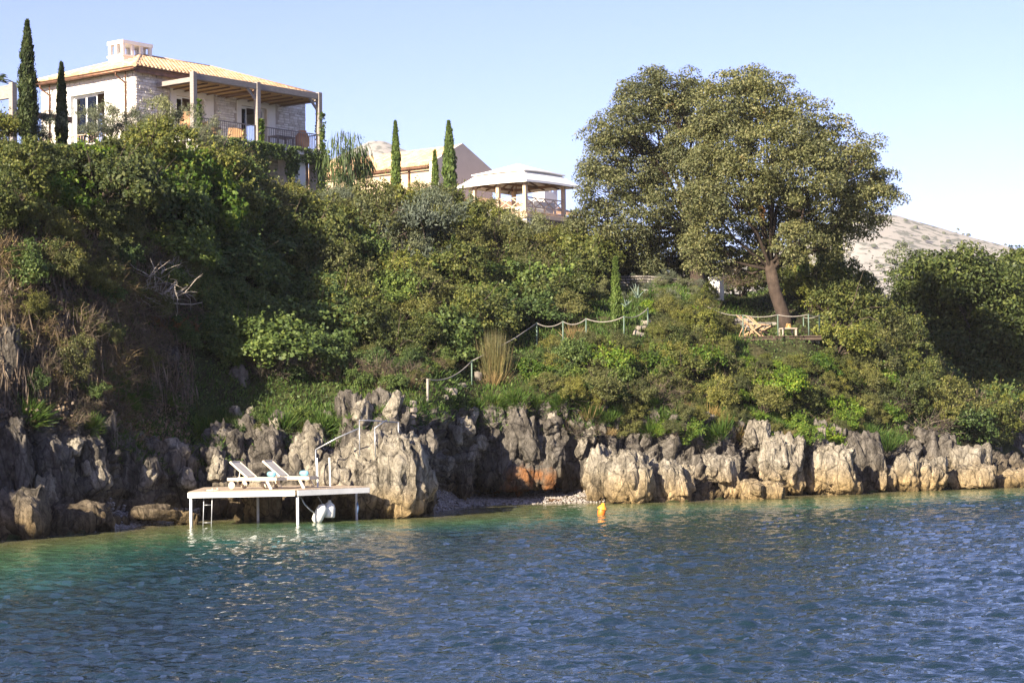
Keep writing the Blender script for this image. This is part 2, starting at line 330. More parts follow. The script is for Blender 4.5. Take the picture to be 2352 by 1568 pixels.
M_rock = m_rock('limestone'); M_rock_rust = m_rock('rust_stained_limestone', rust=True)  # darker grey copy for the shaded cliff, shade put into the colour
M_sunlit = m_rock('sunlit_limestone', c0=[(0.17, 0.148, 0.115), (0.31, 0.27, 0.21), (0.46, 0.41, 0.325)])  # paler copy for the front rocks, sunlight put into the colour
def m_ground():
    m, nt, b = _new('hillside_earth'); g = N(nt, 'ShaderNodeNewGeometry'); pos = g.outputs['Position']
    n1 = noise(nt, pos, 0.35, 5); n2 = noise(nt, pos, 5, 5, 0.7)
    c = ramp(nt, n1, [(0.35, (0.035, 0.03, 0.018)), (0.55, (0.045, 0.055, 0.018)), (0.7, (0.07, 0.06, 0.032))])
    c = mixc(nt, 1.0, c, ramp(nt, n2, [(0.3, (0.5,) * 3), (0.7, (1.4,) * 3)]), 'MULTIPLY')
    nt.links.new(c, b.inputs['Base Color']); b.inputs['Roughness'].default_value = 0.95; b.inputs['Specular IOR Level'].default_value = 0.1; bump(nt, b, n2, 0.8, 0.1); return m
M_ground = m_ground()
rk = (rockw + leftup).reshape(NL, NX)[:-1, :-1].ravel() > 0.45
cave = ((QX > 1130) & (QX < 1290) & (LV > 1.2) & (LV < 2.8)).reshape(NL, NX)[:-1, :-1].ravel()
land = link('hillside_terrain', mesh_np('hillside_terrain', V, Fg, smooth=True, mats=[M_ground, M_rock, M_rock_rust], midx=np.where(rk, np.where(cave, 2, 1), 0)))
tag(land, 'limestone cliff and hillside rising from the sea below the villa', kind='structure')

# ------------------------------------------------------------------ far land and hills
def m_hill(name, a, bcol, spots):
    m, nt, b = _new(name); pos = N(nt, 'ShaderNodeNewGeometry').outputs['Position']
    n1 = noise(nt, pos, 0.005, 6, 0.6); n2 = noise(nt, scaled(nt, pos, (1, 1, 1.6)), 0.10, 4, 0.6)
    c = ramp(nt, n1, [(0.35, a), (0.65, bcol)]); c = mixc(nt, ramp(nt, n2, [(0.52, (0, 0, 0)), (0.58, (0.9,) * 3)]), c, spots)
    nt.links.new(c, b.inputs['Base Color']); b.inputs['Roughness'].default_value = 1.0; b.inputs['Specular IOR Level'].default_value = 0.0; return m
M_hill = m_hill('hazed_dry_hill', (0.37, 0.335, 0.29), (0.29, 0.27, 0.24), (0.11, 0.115, 0.095))  # greyed base tones: part of the distance haze is put into the colour
def hill(name, ridge, Y, depth, label, seed):
    """ridge: (picture column, picture row) of the skyline at depth Y; the slope comes towards the viewer"""
    xs = np.linspace(ridge[0][0], ridge[-1][0], 110); ys = np.interp(xs, [r[0] for r in ridge], [r[1] for r in ridge])
    rows = 40; Vh = np.zeros((rows * 2, len(xs), 3))
    for j, (x, y) in enumerate(zip(xs, ys)):
        top = P(x, y, Y); dr = Vector((top.x, top.y, 0)).normalized()
        for i in range(rows * 2):
            t = i / (rows - 1)
            q = top - dr * depth * (1 - t) if t <= 1 else top + dr * depth * (t - 1)
            s = t ** 1.05 if t <= 1 else math.cos(math.pi / 2 * (t - 1))
            Vh[i, j] = (q.x, q.y, -2 + (top.z + 2) * max(0, s) ** 1.15)
    f = fbm(Vh.reshape(-1, 3) * np.array([.006, .006, .0]), 5, seed, True).reshape(rows * 2, len(xs)); Vh[:, :, 2] += f * Y * 0.0016 * np.clip(Vh[:, :, 2] / 20, 0, 1)
    o = link(name, mesh_np(name, Vh.reshape(-1, 3), grid_faces(rows * 2, len(xs)), M_hill, True)); tag(o, label, kind='structure'); return o
HILL = hill('distant_hill', [(600, 760), (1500, 640), (1800, 575), (1960, 492), (2060, 500), (2180, 536), (2352, 582), (2700, 665), (3300, 810)], 1500, 700, 'pale dry hill dotted with bushes beyond the trees', 4)
hill('distant_ridge', [(300, 640), (560, 440), (760, 372), (850, 330), (880, 330), (935, 352), (1010, 410), (1200, 520), (1600, 700)], 1950, 800, 'hazy bluish ridge seen behind the villa', 8)
def hill_scrub(o, n, seed, name, label):
    rs = R_(seed); hv = np.array([v.co[:] for v in o.data.vertices]); front = hv[(hv[:, 2] > 8)]; pk = front[rs.randint(0, len(front), n)] + rs.normal(size=(n, 3)) * np.array([7, 7, 0]); t = np.array([[1, 0, 0], [-.5, .87, 0], [-.5, -.87, 0], [.6, .5, .7], [-.7, .1, .8], [.1, -.7, .75], [0, 0, .85]]); f = np.array([[0, 3, 5], [0, 1, 3], [1, 4, 3], [1, 2, 4], [2, 5, 4], [2, 0, 5], [3, 4, 6], [4, 5, 6], [5, 3, 6]])
    s_ = (1.0 + 2.4 * rs.rand(n) ** 2)[:, None, None]; Vs = t[None] * s_ * (.8 + .4 * rs.rand(n, 7, 1)) + pk[:, None] - np.array([0, 0, .8]); tag(link(name, mesh_np(name, Vs.reshape(-1, 3), (f[None] + 7 * np.arange(n)[:, None, None]).reshape(-1, 3), m_plain('hill_bush', (0.075, 0.085, 0.05), 1.0, var=.3, scale=.05, bmp=0))), label, 'scrub', kind='stuff')
hill_scrub(HILL, 3600, 5, 'hill_scrub', 'dark scrub dotted over the dry hill')
me = bpy.data.meshes.new('coast_plain'); cp = []
ring = [(-700, 200), (-91, 148), (-70, 163), (radial(0, 168, 0)[0], 168), (0, 178), (40, 178), (112, 186), (900, 500), (2600, 2900), (-2600, 2900)]
me.from_pydata([(x, y, 2.0 if y > 190 else 1.0) for x, y in ring], [], [tuple(range(len(ring)))]); me.materials.append(M_ground)
tag(link('inland_ground', me), 'low inland ground behind the houses', kind='structure')

# ------------------------------------------------------------------ sea
WAVE = 0.0068
shore = A[:, 1, :2]                                                     # waterline (off and on the frame)
def shore_dist(XY):
    best = np.full(len(XY), 1e9)
    for a, b in zip(shore[:-1:2], shore[2::2]):
        ab = b - a; t = np.clip(((XY - a) @ ab) / (ab @ ab + 1e-9), 0, 1); dd = np.hypot(*(XY - (a + t[:, None] * ab)).T); best = np.minimum(best, dd)
    return best
uu = np.linspace(-1, 1, 460); gy = 20 * np.exp(np.linspace(0, math.log(97 / 20), 520)); rw = R_(5)
YY = np.repeat(gy[:, None], len(uu), 1); XX = uu[None, :] * (YY * 0.275 + 1.2) + 0.004 * YY; ZZ = np.zeros_like(XX)
fade = np.clip(np.minimum.reduce([1 - np.abs(uu)[None, :] + 0 * YY, (YY - gy[0]) / 40, (gy[-1] - YY) / 40]) / .04, 0, 1)
for k in range(140):
    lam = 0.10 * (10.0 ** rw.rand()) * (2.0 if k % 20 == 0 else 1); th = math.radians(rw.normal(75, 36)); kx, ky = math.cos(th) * 2 * math.pi / lam, math.sin(th) * 2 * math.pi / lam
    ph = kx * XX + ky * YY + rw.rand() * 6.283
    ZZ += lam ** 0.84 * WAVE * np.sin(ph + 0.4 * np.sin(ph)) * np.clip(lam / (YY * .0085) - 0.15, 0, 1)
grp = 0.75 + 0.5 * fbm(np.stack([XX.ravel() * .16, YY.ravel() * .10, XX.ravel() * 0], 1), 3, 31).reshape(XX.shape)
ZZ *= np.clip(grp, 0.35, 1.3)
sdist = shore_dist(np.stack([XX[::3, ::3].ravel(), YY[::3, ::3].ravel()], 1)).reshape(XX[::3, ::3].shape)
ii = np.minimum(np.arange(XX.shape[0]) // 3, sdist.shape[0] - 1); jj = np.minimum(np.arange(XX.shape[1]) // 3, sdist.shape[1] - 1); sdf = sdist[ii][:, jj]
ZZ *= fade * np.clip(0.22 + sdf / 14, 0, 1)
nr, nc = XX.shape; Vw = np.stack([XX.ravel(), YY.ravel(), ZZ.ravel()], 1); Fw = grid_faces(nr, nc)
far = 6000; ring_v = [(-far, -far, 0), (far, -far, 0), (far, far, 0), (-far, far, 0)]; b0 = len(Vw)
c00, c10, c11, c01 = 0, nc - 1, nr * nc - 1, (nr - 1) * nc
Vw = np.concatenate([Vw, np.array(ring_v)]); Fw = np.concatenate([Fw, np.array([[b0, b0 + 1, c10, c00], [b0 + 1, b0 + 2, c11, c10], [b0 + 2, b0 + 3, c01, c11], [b0 + 3, b0, c00, c01]])])
def m_water():
    m, nt, b = _new('sea_water'); pos = N(nt, 'ShaderNodeNewGeometry').outputs['Position']
    at = N(nt, 'ShaderNodeAttribute', attribute_name='bed_depth').outputs['Fac']
    nz = noise(nt, scaled(nt, pos, (0.25, 0.12, 1)), 1.0, 4); ma = N(nt, 'ShaderNodeMath', operation='MULTIPLY_ADD'); nt.links.new(nz, ma.inputs[0]); ma.inputs[1].default_value = 0.22
    nt.links.new(at, ma.inputs[2]); sb = N(nt, 'ShaderNodeMath', operation='SUBTRACT'); nt.links.new(ma.outputs[0], sb.inputs[0]); sb.inputs[1].default_value = 0.11
    c = ramp(nt, sb.outputs[0], [(0.0, (0.17, 0.145, 0.09)), (0.10, (0.115, 0.125, 0.05)), (0.30, (0.055, 0.115, 0.052)), (0.50, (0.022, 0.070, 0.058)), (0.68, (0.010, 0.028, 0.034)), (1.0, (0.009, 0.021, 0.030))])
    nt.links.new(c, b.inputs['Base Color']); b.inputs['Roughness'].default_value = 0.03; b.inputs['IOR'].default_value = 1.333; b.inputs['Specular IOR Level'].default_value = 0.5
    w1 = noise(nt, scaled(nt, pos, (2.4, 4.2, 1)), 1.0, 4, 0.55); w2 = noise(nt, scaled(nt, pos, (9, 15, 1)), 1.0, 3, 0.5)
    s = N(nt, 'ShaderNodeMath', operation='MULTIPLY_ADD'); nt.links.new(w2, s.inputs[0]); s.inputs[1].default_value = 0.22; nt.links.new(w1, s.inputs[2]); bump(nt, b, s.outputs[0], 0.7, 0.07)
    return m
wm = mesh_np('water', Vw, Fw, m_water(), True)
att = wm.attributes.new('bed_depth', 'FLOAT', 'POINT'); att.data.foreach_set('value', np.concatenate([np.clip(sdf.ravel() / 15.0, 0, 1), np.ones(4)]).astype(np.float32))
tag(link('water', wm), 'rippled blue sea turning green in the shallows along the shore', kind='structure')
# ------------------------------------------------------------------ rocks standing out of the cliff
def cube_sphere(n):
    t = np.linspace(-1, 1, n + 1); a, b = np.meshgrid(t, t); a = a.ravel(); b = b.ravel(); o = np.ones_like(a); Vs = []; Fs = []
    for ax, sg in ((0, 1), (0, -1), (1, 1), (1, -1), (2, 1), (2, -1)):
        c = [None] * 3; c[ax] = o * sg; c[(ax + 1) % 3] = a * sg; c[(ax + 2) % 3] = b; Fs.append(grid_faces(n + 1, n + 1) + len(Vs) * (n + 1) ** 2); Vs.append(np.stack(c, 1))
    return np.concatenate(Vs), np.concatenate(Fs)
CS = {n: cube_sphere(k) for n, k in ((10, 10), (12, 12), (24, 18), (44, 26))}
def chunk(sx, sy, sz, seed, n, jag):
    """one angular block: a rounded box bitten by random planes, then roughened"""
    rc = R_(seed); V0, F0 = CS[n]; nrm = V0 / np.linalg.norm(V0, axis=1, keepdims=True); q = (nrm * .55 + V0 * .42) * np.array([sx, sy, sz]) / 2; off = rc.rand(3) * 60
    for _ in range(15):
        a = rc.rand() * 6.283; n_ = np.array([math.cos(a), math.sin(a), rc.normal() * .45]); n_ /= np.linalg.norm(n_); sup = q @ n_; lim = sup.max() * (.58 + .34 * rc.rand()); q = q - n_ * (np.maximum(0, sup - lim) * .96)[:, None]
    s = min(sx, sy, sz, 1.2); qq = q + off
    d = fbm(qq * 1.6, 2, seed) * .10 + fbm(qq * np.array([2.7, 2.7, 1.1]), 4, seed + 3, True) * .19 * jag + .06 * pnoise(qq * np.array([.7, .7, 5.0]), seed + 5)
    f1, f2, cr = worley(qq * np.array([2.2, 2.2, 1.2]), seed + 9); d += (cr - .5) * .14 - .12 * np.clip(1 - (f2 - f1) / .10, 0, 1)
    q = q + nrm * (d * s)[:, None]; q[:, 2] += np.clip(nrm[:, 2] * 1.6, 0, 1) * .42 * s * np.maximum(0, fbm((q + off) * np.array([2.0, 2.0, .3]), 3, seed + 15, True)); return q, F0
def rock_mesh(name, sx, sy, sz, seed, mat, n=24, boxy=0.55, jag=1.0, flute=1.0, spike=0.0, crack=1.0, blk=1.0, chunks=None):
    """a crag: a main block with smaller angular blocks leaning on it"""
    rc = R_(seed + 500); k = chunks if chunks is not None else (1 if n <= 12 else 5 if n <= 24 else 8); Vs = []; Fs = []; b = 0
    for i in range(k):
        if i == 0: c = np.zeros(3); d3 = np.array([sx * (.86 if k > 1 else 1), sy, sz * (.92 if k > 1 else 1)]); c[2] = -sz * .04
        else:
            w = rc.uniform(.3, .52) if mat is PT else rc.uniform(.22, .42); d3 = np.array([sx * w, sy * rc.uniform(.4, .7), sz * (rc.uniform(.62, 1.0) if mat is not PT else rc.uniform(.4, .85))]); c = np.array([rc.uniform(-.5, .5) * (sx - d3[0]), -rc.uniform(.1, .5) * sy * .8, 0]); c[2] = -sz / 2 + d3[2] / 2 + (sz - d3[2]) * (rc.rand() ** 1.6) * .9
        q, F0 = chunk(*d3, seed * 13 + i * 7, n if i == 0 else 10 if n <= 24 else 12, jag); a = rc.normal() * .12; ca, sa = math.cos(a), math.sin(a); q = np.stack([q[:, 0] * ca + q[:, 2] * sa, q[:, 1], -q[:, 0] * sa + q[:, 2] * ca], 1) + c
        Vs.append(q); Fs.append(F0 + b); b += len(q)
    return mesh_np(name, np.concatenate(Vs), np.concatenate(Fs), mat, False)
def rock(x0, y0, x1, y1, label, mat=M_rock, dep=0.8, Y=None, seed=None, n=24, dy=0.0, name='rock', rz=0.0, **k):
    if mat is PT and y1 - y0 > 50 and x0 > 1300: y0 += (y1 - y0) * .16
    xc, yc = (x0 + x1) / 2, (y0 + y1) / 2
    if Y is None:
        p, _ = hit(xc, y1 - 4 if y1 < 1190 else yc); Y = (p.y if p is not None else 80) + .15
    Y += dy; Y += (.6 if mat is M_rock and y1 - y0 > 60 else 0); w = (x1 - x0) / pxm(Y) * 1.12; h = (y1 - y0) / pxm(Y); c = P(xc, yc, Y); seed = seed if seed is not None else int(xc * 7 + yc) % 997
    o = link(name, rock_mesh(name, w * 1.02, max(.5, w * dep), h * (.92 if mat is PT else .98), seed, mat, n, **k), None, c); o.rotation_euler = (0, 0, rz); return tag(o, label, 'rock', None)
PT = M_sunlit
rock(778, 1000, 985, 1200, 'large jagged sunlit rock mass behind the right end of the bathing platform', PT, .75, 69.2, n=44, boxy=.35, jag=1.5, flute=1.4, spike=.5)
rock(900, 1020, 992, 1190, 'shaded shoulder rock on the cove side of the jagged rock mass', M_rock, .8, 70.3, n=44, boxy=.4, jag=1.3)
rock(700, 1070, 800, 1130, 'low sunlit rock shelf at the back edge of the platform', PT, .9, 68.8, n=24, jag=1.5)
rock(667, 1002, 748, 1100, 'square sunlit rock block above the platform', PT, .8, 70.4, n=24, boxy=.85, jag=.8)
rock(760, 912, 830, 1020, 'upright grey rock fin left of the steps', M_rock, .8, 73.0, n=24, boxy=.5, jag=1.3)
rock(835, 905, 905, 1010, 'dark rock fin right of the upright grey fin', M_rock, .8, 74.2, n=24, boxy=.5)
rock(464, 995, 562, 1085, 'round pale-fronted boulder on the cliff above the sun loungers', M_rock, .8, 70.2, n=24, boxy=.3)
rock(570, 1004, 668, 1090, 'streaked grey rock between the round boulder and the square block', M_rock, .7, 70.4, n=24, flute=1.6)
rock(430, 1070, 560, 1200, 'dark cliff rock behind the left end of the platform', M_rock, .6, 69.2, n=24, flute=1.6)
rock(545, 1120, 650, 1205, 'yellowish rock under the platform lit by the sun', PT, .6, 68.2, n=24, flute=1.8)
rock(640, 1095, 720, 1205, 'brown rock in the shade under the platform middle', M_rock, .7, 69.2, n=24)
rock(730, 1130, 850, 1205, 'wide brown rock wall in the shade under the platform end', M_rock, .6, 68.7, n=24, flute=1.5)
for i, (a, b, c, d_, lab) in enumerate(((-25, 975, 78, 1170, 'rugged grey rock buttress at the left edge above the ledge'), (70, 1030, 165, 1165, 'brown stained square rock right of the left buttress'), (158, 1005, 240, 1165, 'tall narrow grey rock in the shaded left cliff'),
        (205, 960, 275, 1050, 'cracked grey rock above the narrow rock in the left cliff'), (262, 1040, 350, 1185, 'broad fluted rock in the shaded left cliff'), (340, 1050, 440, 1195, 'dark fluted rock next to the platform ladder'),
        (-20, 738, 48, 930, 'tall squared grey crag at the left edge high on the bluff'), (34, 800, 76, 930, 'ochre-streaked slab leaning on the tall crag'), (60, 850, 110, 935, 'small grey rock below the ochre slab'),
        (108, 808, 182, 905, 'pale brown rock embedded in the shaded left bluff'), (352, 805, 408, 868, 'two-lobed pale rock below the withered shrub'), (528, 845, 572, 912, 'small pale rock in the grass slope'), (618, 815, 684, 862, 'flat pale rock at the top of the grass slope'))):
    rock(a, b, c, d_, lab, M_rock, .8, n=24, boxy=.75 if i in (1, 6) else .5, flute=1.4, dy=-.1 if i < 6 else .1)
rock(-30, 1150, 120, 1245, 'flat wet rock ledge at the left edge of the shore', M_rock, 1.2, 59.2, chunks=2, n=24, boxy=.6, flute=.3)
rock(90, 1168, 300, 1225, 'long low brown ledge along the left shore', M_rock, .7, 62.2, chunks=2, n=24, boxy=.7, flute=.2)
for i in range(4):
    rock(180 + i * 34, 1146 + i * 9, 420 + i * 6, 1166 + i * 9, ['topmost thin rock layer above the little left beach', 'second thin rock layer above the little left beach', 'third thin rock layer above the little left beach', 'lowest thin rock layer above the little left beach'][i], M_rock, .35, 66.2 - i * .45, n=12, boxy=.85, jag=.8, flute=.1, rz=.5)
rock(396, 1180, 452, 1210, 'small brown rock at the foot of the platform leg', M_rock, .9, 65.5, n=12)
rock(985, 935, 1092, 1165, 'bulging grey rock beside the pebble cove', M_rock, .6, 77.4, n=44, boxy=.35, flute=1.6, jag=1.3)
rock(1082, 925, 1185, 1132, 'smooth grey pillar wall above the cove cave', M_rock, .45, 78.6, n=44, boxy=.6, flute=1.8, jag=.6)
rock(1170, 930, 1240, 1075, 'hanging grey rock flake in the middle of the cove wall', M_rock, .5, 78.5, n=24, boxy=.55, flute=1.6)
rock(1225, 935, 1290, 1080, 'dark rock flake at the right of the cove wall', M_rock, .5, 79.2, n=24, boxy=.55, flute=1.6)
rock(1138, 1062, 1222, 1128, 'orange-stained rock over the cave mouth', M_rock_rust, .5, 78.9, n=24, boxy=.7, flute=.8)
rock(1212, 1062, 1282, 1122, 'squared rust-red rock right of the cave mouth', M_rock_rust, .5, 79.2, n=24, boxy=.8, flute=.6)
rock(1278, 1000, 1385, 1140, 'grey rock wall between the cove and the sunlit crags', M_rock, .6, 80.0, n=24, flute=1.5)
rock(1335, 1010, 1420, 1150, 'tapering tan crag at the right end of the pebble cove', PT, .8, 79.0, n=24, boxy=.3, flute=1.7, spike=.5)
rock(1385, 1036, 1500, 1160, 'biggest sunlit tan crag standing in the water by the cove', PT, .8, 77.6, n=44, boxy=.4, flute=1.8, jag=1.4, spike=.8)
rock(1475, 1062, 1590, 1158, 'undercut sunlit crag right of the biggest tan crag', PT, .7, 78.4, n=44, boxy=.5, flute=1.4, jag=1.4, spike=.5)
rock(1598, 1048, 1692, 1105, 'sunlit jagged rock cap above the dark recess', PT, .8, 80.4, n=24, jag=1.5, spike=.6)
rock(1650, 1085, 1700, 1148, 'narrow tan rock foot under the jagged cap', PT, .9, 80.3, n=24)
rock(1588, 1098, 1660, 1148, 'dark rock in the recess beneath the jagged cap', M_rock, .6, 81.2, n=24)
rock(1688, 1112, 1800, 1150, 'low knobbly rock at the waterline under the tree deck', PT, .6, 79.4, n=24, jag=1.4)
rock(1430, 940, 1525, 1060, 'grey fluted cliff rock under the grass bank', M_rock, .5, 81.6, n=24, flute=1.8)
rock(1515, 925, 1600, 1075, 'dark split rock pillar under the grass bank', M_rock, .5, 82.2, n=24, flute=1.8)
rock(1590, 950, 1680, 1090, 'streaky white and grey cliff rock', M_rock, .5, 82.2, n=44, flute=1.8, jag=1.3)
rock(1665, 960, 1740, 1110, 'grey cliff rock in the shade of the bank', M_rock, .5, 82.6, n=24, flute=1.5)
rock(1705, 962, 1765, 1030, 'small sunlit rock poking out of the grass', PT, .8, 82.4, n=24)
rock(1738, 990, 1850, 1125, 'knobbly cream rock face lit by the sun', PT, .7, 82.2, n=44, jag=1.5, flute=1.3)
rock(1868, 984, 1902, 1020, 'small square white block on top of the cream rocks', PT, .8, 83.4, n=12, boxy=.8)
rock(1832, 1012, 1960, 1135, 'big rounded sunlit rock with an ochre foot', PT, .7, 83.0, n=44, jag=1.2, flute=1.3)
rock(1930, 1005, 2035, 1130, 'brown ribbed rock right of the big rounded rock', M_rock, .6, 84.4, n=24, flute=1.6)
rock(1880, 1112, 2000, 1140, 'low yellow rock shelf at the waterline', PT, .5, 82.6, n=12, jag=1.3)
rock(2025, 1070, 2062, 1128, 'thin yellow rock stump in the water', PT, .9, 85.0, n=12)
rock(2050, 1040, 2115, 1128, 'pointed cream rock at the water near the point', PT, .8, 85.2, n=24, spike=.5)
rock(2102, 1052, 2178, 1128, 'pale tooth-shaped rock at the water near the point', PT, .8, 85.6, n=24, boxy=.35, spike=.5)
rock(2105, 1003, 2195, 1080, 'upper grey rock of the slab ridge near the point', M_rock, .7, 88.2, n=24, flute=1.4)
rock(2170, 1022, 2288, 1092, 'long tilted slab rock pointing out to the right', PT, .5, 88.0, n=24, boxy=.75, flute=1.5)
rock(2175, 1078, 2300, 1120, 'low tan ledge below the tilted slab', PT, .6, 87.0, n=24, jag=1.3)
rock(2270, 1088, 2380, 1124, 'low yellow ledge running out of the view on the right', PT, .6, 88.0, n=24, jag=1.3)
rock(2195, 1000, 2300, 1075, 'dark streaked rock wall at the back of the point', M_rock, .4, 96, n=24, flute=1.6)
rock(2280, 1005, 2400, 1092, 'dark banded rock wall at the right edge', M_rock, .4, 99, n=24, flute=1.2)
rock(985, 965, 1000, 975, 'little stone beside the steps', M_rock, .9, 76.5, n=12)

# broken stones lying along the foot and the lip of the cliff
RM = [rock_mesh('loose_stone', 1, .8, .75, 900 + k, PT if k % 2 else M_rock, 12, .55, 1.3, .3, 0, .9, 1.6) for k in range(8)]
rr_ = random.Random(77)
def loose(x0, x1, ya, yb, n, smin, smax, label, group):
    for _ in range(n):
        x = rr_.uniform(x0, x1); t = (x - x0) / (x1 - x0); y = (ya[0] + (ya[1] - ya[0]) * t) + rr_.uniform(0, 1) * ((yb[0] + (yb[1] - yb[0]) * t) - (ya[0] + (ya[1] - ya[0]) * t)); p, n_ = hit(x, y)
        if p is None: continue
        k = rr_.uniform(smin, smax); o = link('loose_stone', rr_.choice(RM), None, p + n_ * k * .12); o.scale = (k, k * rr_.uniform(.7, 1.2), k * rr_.uniform(.6, 1.3)); o.rotation_euler = (rr_.uniform(-.4, .4), rr_.uniform(-.4, .4), rr_.uniform(0, 6.3)); tag(o, label, 'rock', group)
loose(1380, 2340, (1095, 1085), (1148, 1118), 20, .3, .7, 'broken stone at the foot of the sunlit cliff right of the cove', 'stones at the right cliff foot')
loose(1400, 2200, (960, 985), (1050, 1040), 9, .35, .8, 'broken stone on the upper cliff right of the cove', 'stones on the right cliff')
loose(0, 440, (1020, 1030), (1170, 1180), 26, .4, 1.0, 'broken grey stone on the shaded cliff left of the platform', 'stones on the left cliff')
loose(460, 980, (960, 930), (1080, 1060), 26, .35, .9, 'broken stone on the cliff behind the platform', 'stones behind the platform')
loose(1000, 1370, (950, 960), (1100, 1110), 16, .4, .8, 'broken grey stone on the cove wall', 'stones on the cove wall')
loose(0, 430, (1175, 1180), (1225, 1195), 8, .25, .55, 'wet stone on the left shore ledge', 'stones on the left ledge')
# pebble beaches
PEB = m_piece('pebble', [(0.16, 0.14, 0.125), (0.27, 0.24, 0.22), (0.38, 0.345, 0.31), (0.22, 0.19, 0.165)], .85, .2, 20, .2)
def pebbles(name, x0, x1, l0, l1, n, seed, label):
    rs = R_(seed); t = np.array([[1, 0, 0], [-1, 0, 0], [0, 1, 0], [0, -1, 0], [0, 0, 1], [0, 0, -1.]]); f = np.array([[0, 2, 4], [2, 1, 4], [1, 3, 4], [3, 0, 4], [2, 0, 5], [1, 2, 5], [3, 1, 5], [0, 3, 5]])
    ok = ((QX > x0) & (QX < x1) & (LV > l0) & (LV < l1)).reshape(NL, NX)[:-1, :-1].ravel(); fc = Fg[np.where(ok)[0]]; a = V[fc[:, 0]]; b = V[fc[:, 1]]; c = V[fc[:, 3]]; ar = np.linalg.norm(np.cross(b - a, c - a), axis=1)
    pk = rs.choice(len(fc), n, p=ar / ar.sum()); p = a[pk] + (b - a)[pk] * rs.rand(n, 1) + (c - a)[pk] * rs.rand(n, 1); s = (0.03 + .06 * rs.rand(n) ** 2)[:, None, None]
    Vp = (t[None] * np.array([1, .8, .6]) * (0.8 + .4 * rs.rand(n, 6, 1))) * s; an = rs.rand(n) * 6.28; cs, sn = np.cos(an)[:, None], np.sin(an)[:, None]
    Vp = np.stack([Vp[:, :, 0] * cs - Vp[:, :, 1] * sn, Vp[:, :, 0] * sn + Vp[:, :, 1] * cs, Vp[:, :, 2]], 2) + p[:, None] + np.array([0, 0, .015])
    tag(link(name, mesh_np(name, Vp.reshape(-1, 3), (f[None] + 6 * np.arange(n)[:, None, None]).reshape(-1, 3), PEB, True)), label, 'pebbles', kind='stuff')
pebbles('pebbles', 985, 1385, 1.0, 2.05, 6000, 71, 'grey pebble beach in the cove under the cliff')
pebbles('beach_pebbles', 200, 460, 1.0, 1.9, 3000, 72, 'small pebble beach left of the bathing platform')
# ------------------------------------------------------------------ villa and other buildings
STONE = m_piece('wall_stone', [(0.56, 0.50, 0.44), (0.74, 0.69, 0.63), (0.82, 0.78, 0.73), (0.68, 0.62, 0.56)], .9, .25, 6, .5)
MORTAR = m_plain('mortar', (0.50, 0.44, 0.38), .95, var=.2, scale=2)
PLASTER = m_plain('white_plaster', (0.78, 0.75, 0.70), .85, var=.05, scale=1.5)
TILE = m_piece('roof_tile', [(0.46, 0.27, 0.15), (0.60, 0.40, 0.24), (0.66, 0.48, 0.31), (0.52, 0.33, 0.19)], .85, .2, 6, .3)
TIMBER = m_wood('weathered_timber', (0.18, 0.155, 0.14), (0.34, 0.30, 0.27))
BROWNW = m_wood('brown_timber', (0.13, 0.075, 0.045), (0.24, 0.15, 0.095))
PALEW = m_wood('pale_timber', (0.50, 0.36, 0.24), (0.66, 0.51, 0.37))
REED = m_wood('reed_mat', (0.26, 0.15, 0.06), (0.46, 0.30, 0.13), (3, 40, 3))
IRON = m_plain('dark_iron', (0.20, 0.175, 0.17), .6, .3, .2)
COPPER = m_plain('copper_gutter', (0.20, 0.10, 0.06), .5, .5, .3)
TERRA = m_plain('terracotta', (0.42, 0.20, 0.10), .8, var=.3, scale=2)
ROOM = m_plain('room_lining', (0.20, 0.12, 0.08), .9)
WHITE = m_plain('white_paint', (0.76, 0.75, 0.72), .5, var=.05)
CANVAS = m_plain('white_canvas', (0.80, 0.77, 0.72), .9, var=.05, scale=.8)
WICKER = m_piece('wicker', [(0.42, 0.25, 0.12), (0.58, 0.38, 0.2)], .8, .3, 30, .5)
def m_glass():
    m, nt, b = _new('window_glass'); b.inputs['Base Color'].default_value = (0.8, 0.9, 0.95, 1); b.inputs['Roughness'].default_value = .02; b.inputs['Transmission Weight'].default_value = 0.0
    tr = N(nt, 'ShaderNodeBsdfTransparent'); tr.inputs[0].default_value = (.82, .88, .9, 1); gl = N(nt, 'ShaderNodeBsdfGlossy'); gl.inputs['Roughness'].default_value = .02; fr = N(nt, 'ShaderNodeFresnel'); fr.inputs[0].default_value = 1.6
    mx = N(nt, 'ShaderNodeMixShader'); nt.links.new(fr.outputs[0], mx.inputs[0]); nt.links.new(tr.outputs[0], mx.inputs[1]); nt.links.new(gl.outputs[0], mx.inputs[2]); nt.links.new(mx.outputs[0], nt.nodes['Material Output'].inputs[0]); return m
GLASS = m_glass()
RZ = math.atan2(.786, .619)
def quad_mesh(name, pts, mat):
    me = bpy.data.meshes.new(name); me.from_pydata([tuple(p) for p in pts], [], [tuple(range(len(pts)))]); me.materials.append(mat); return me

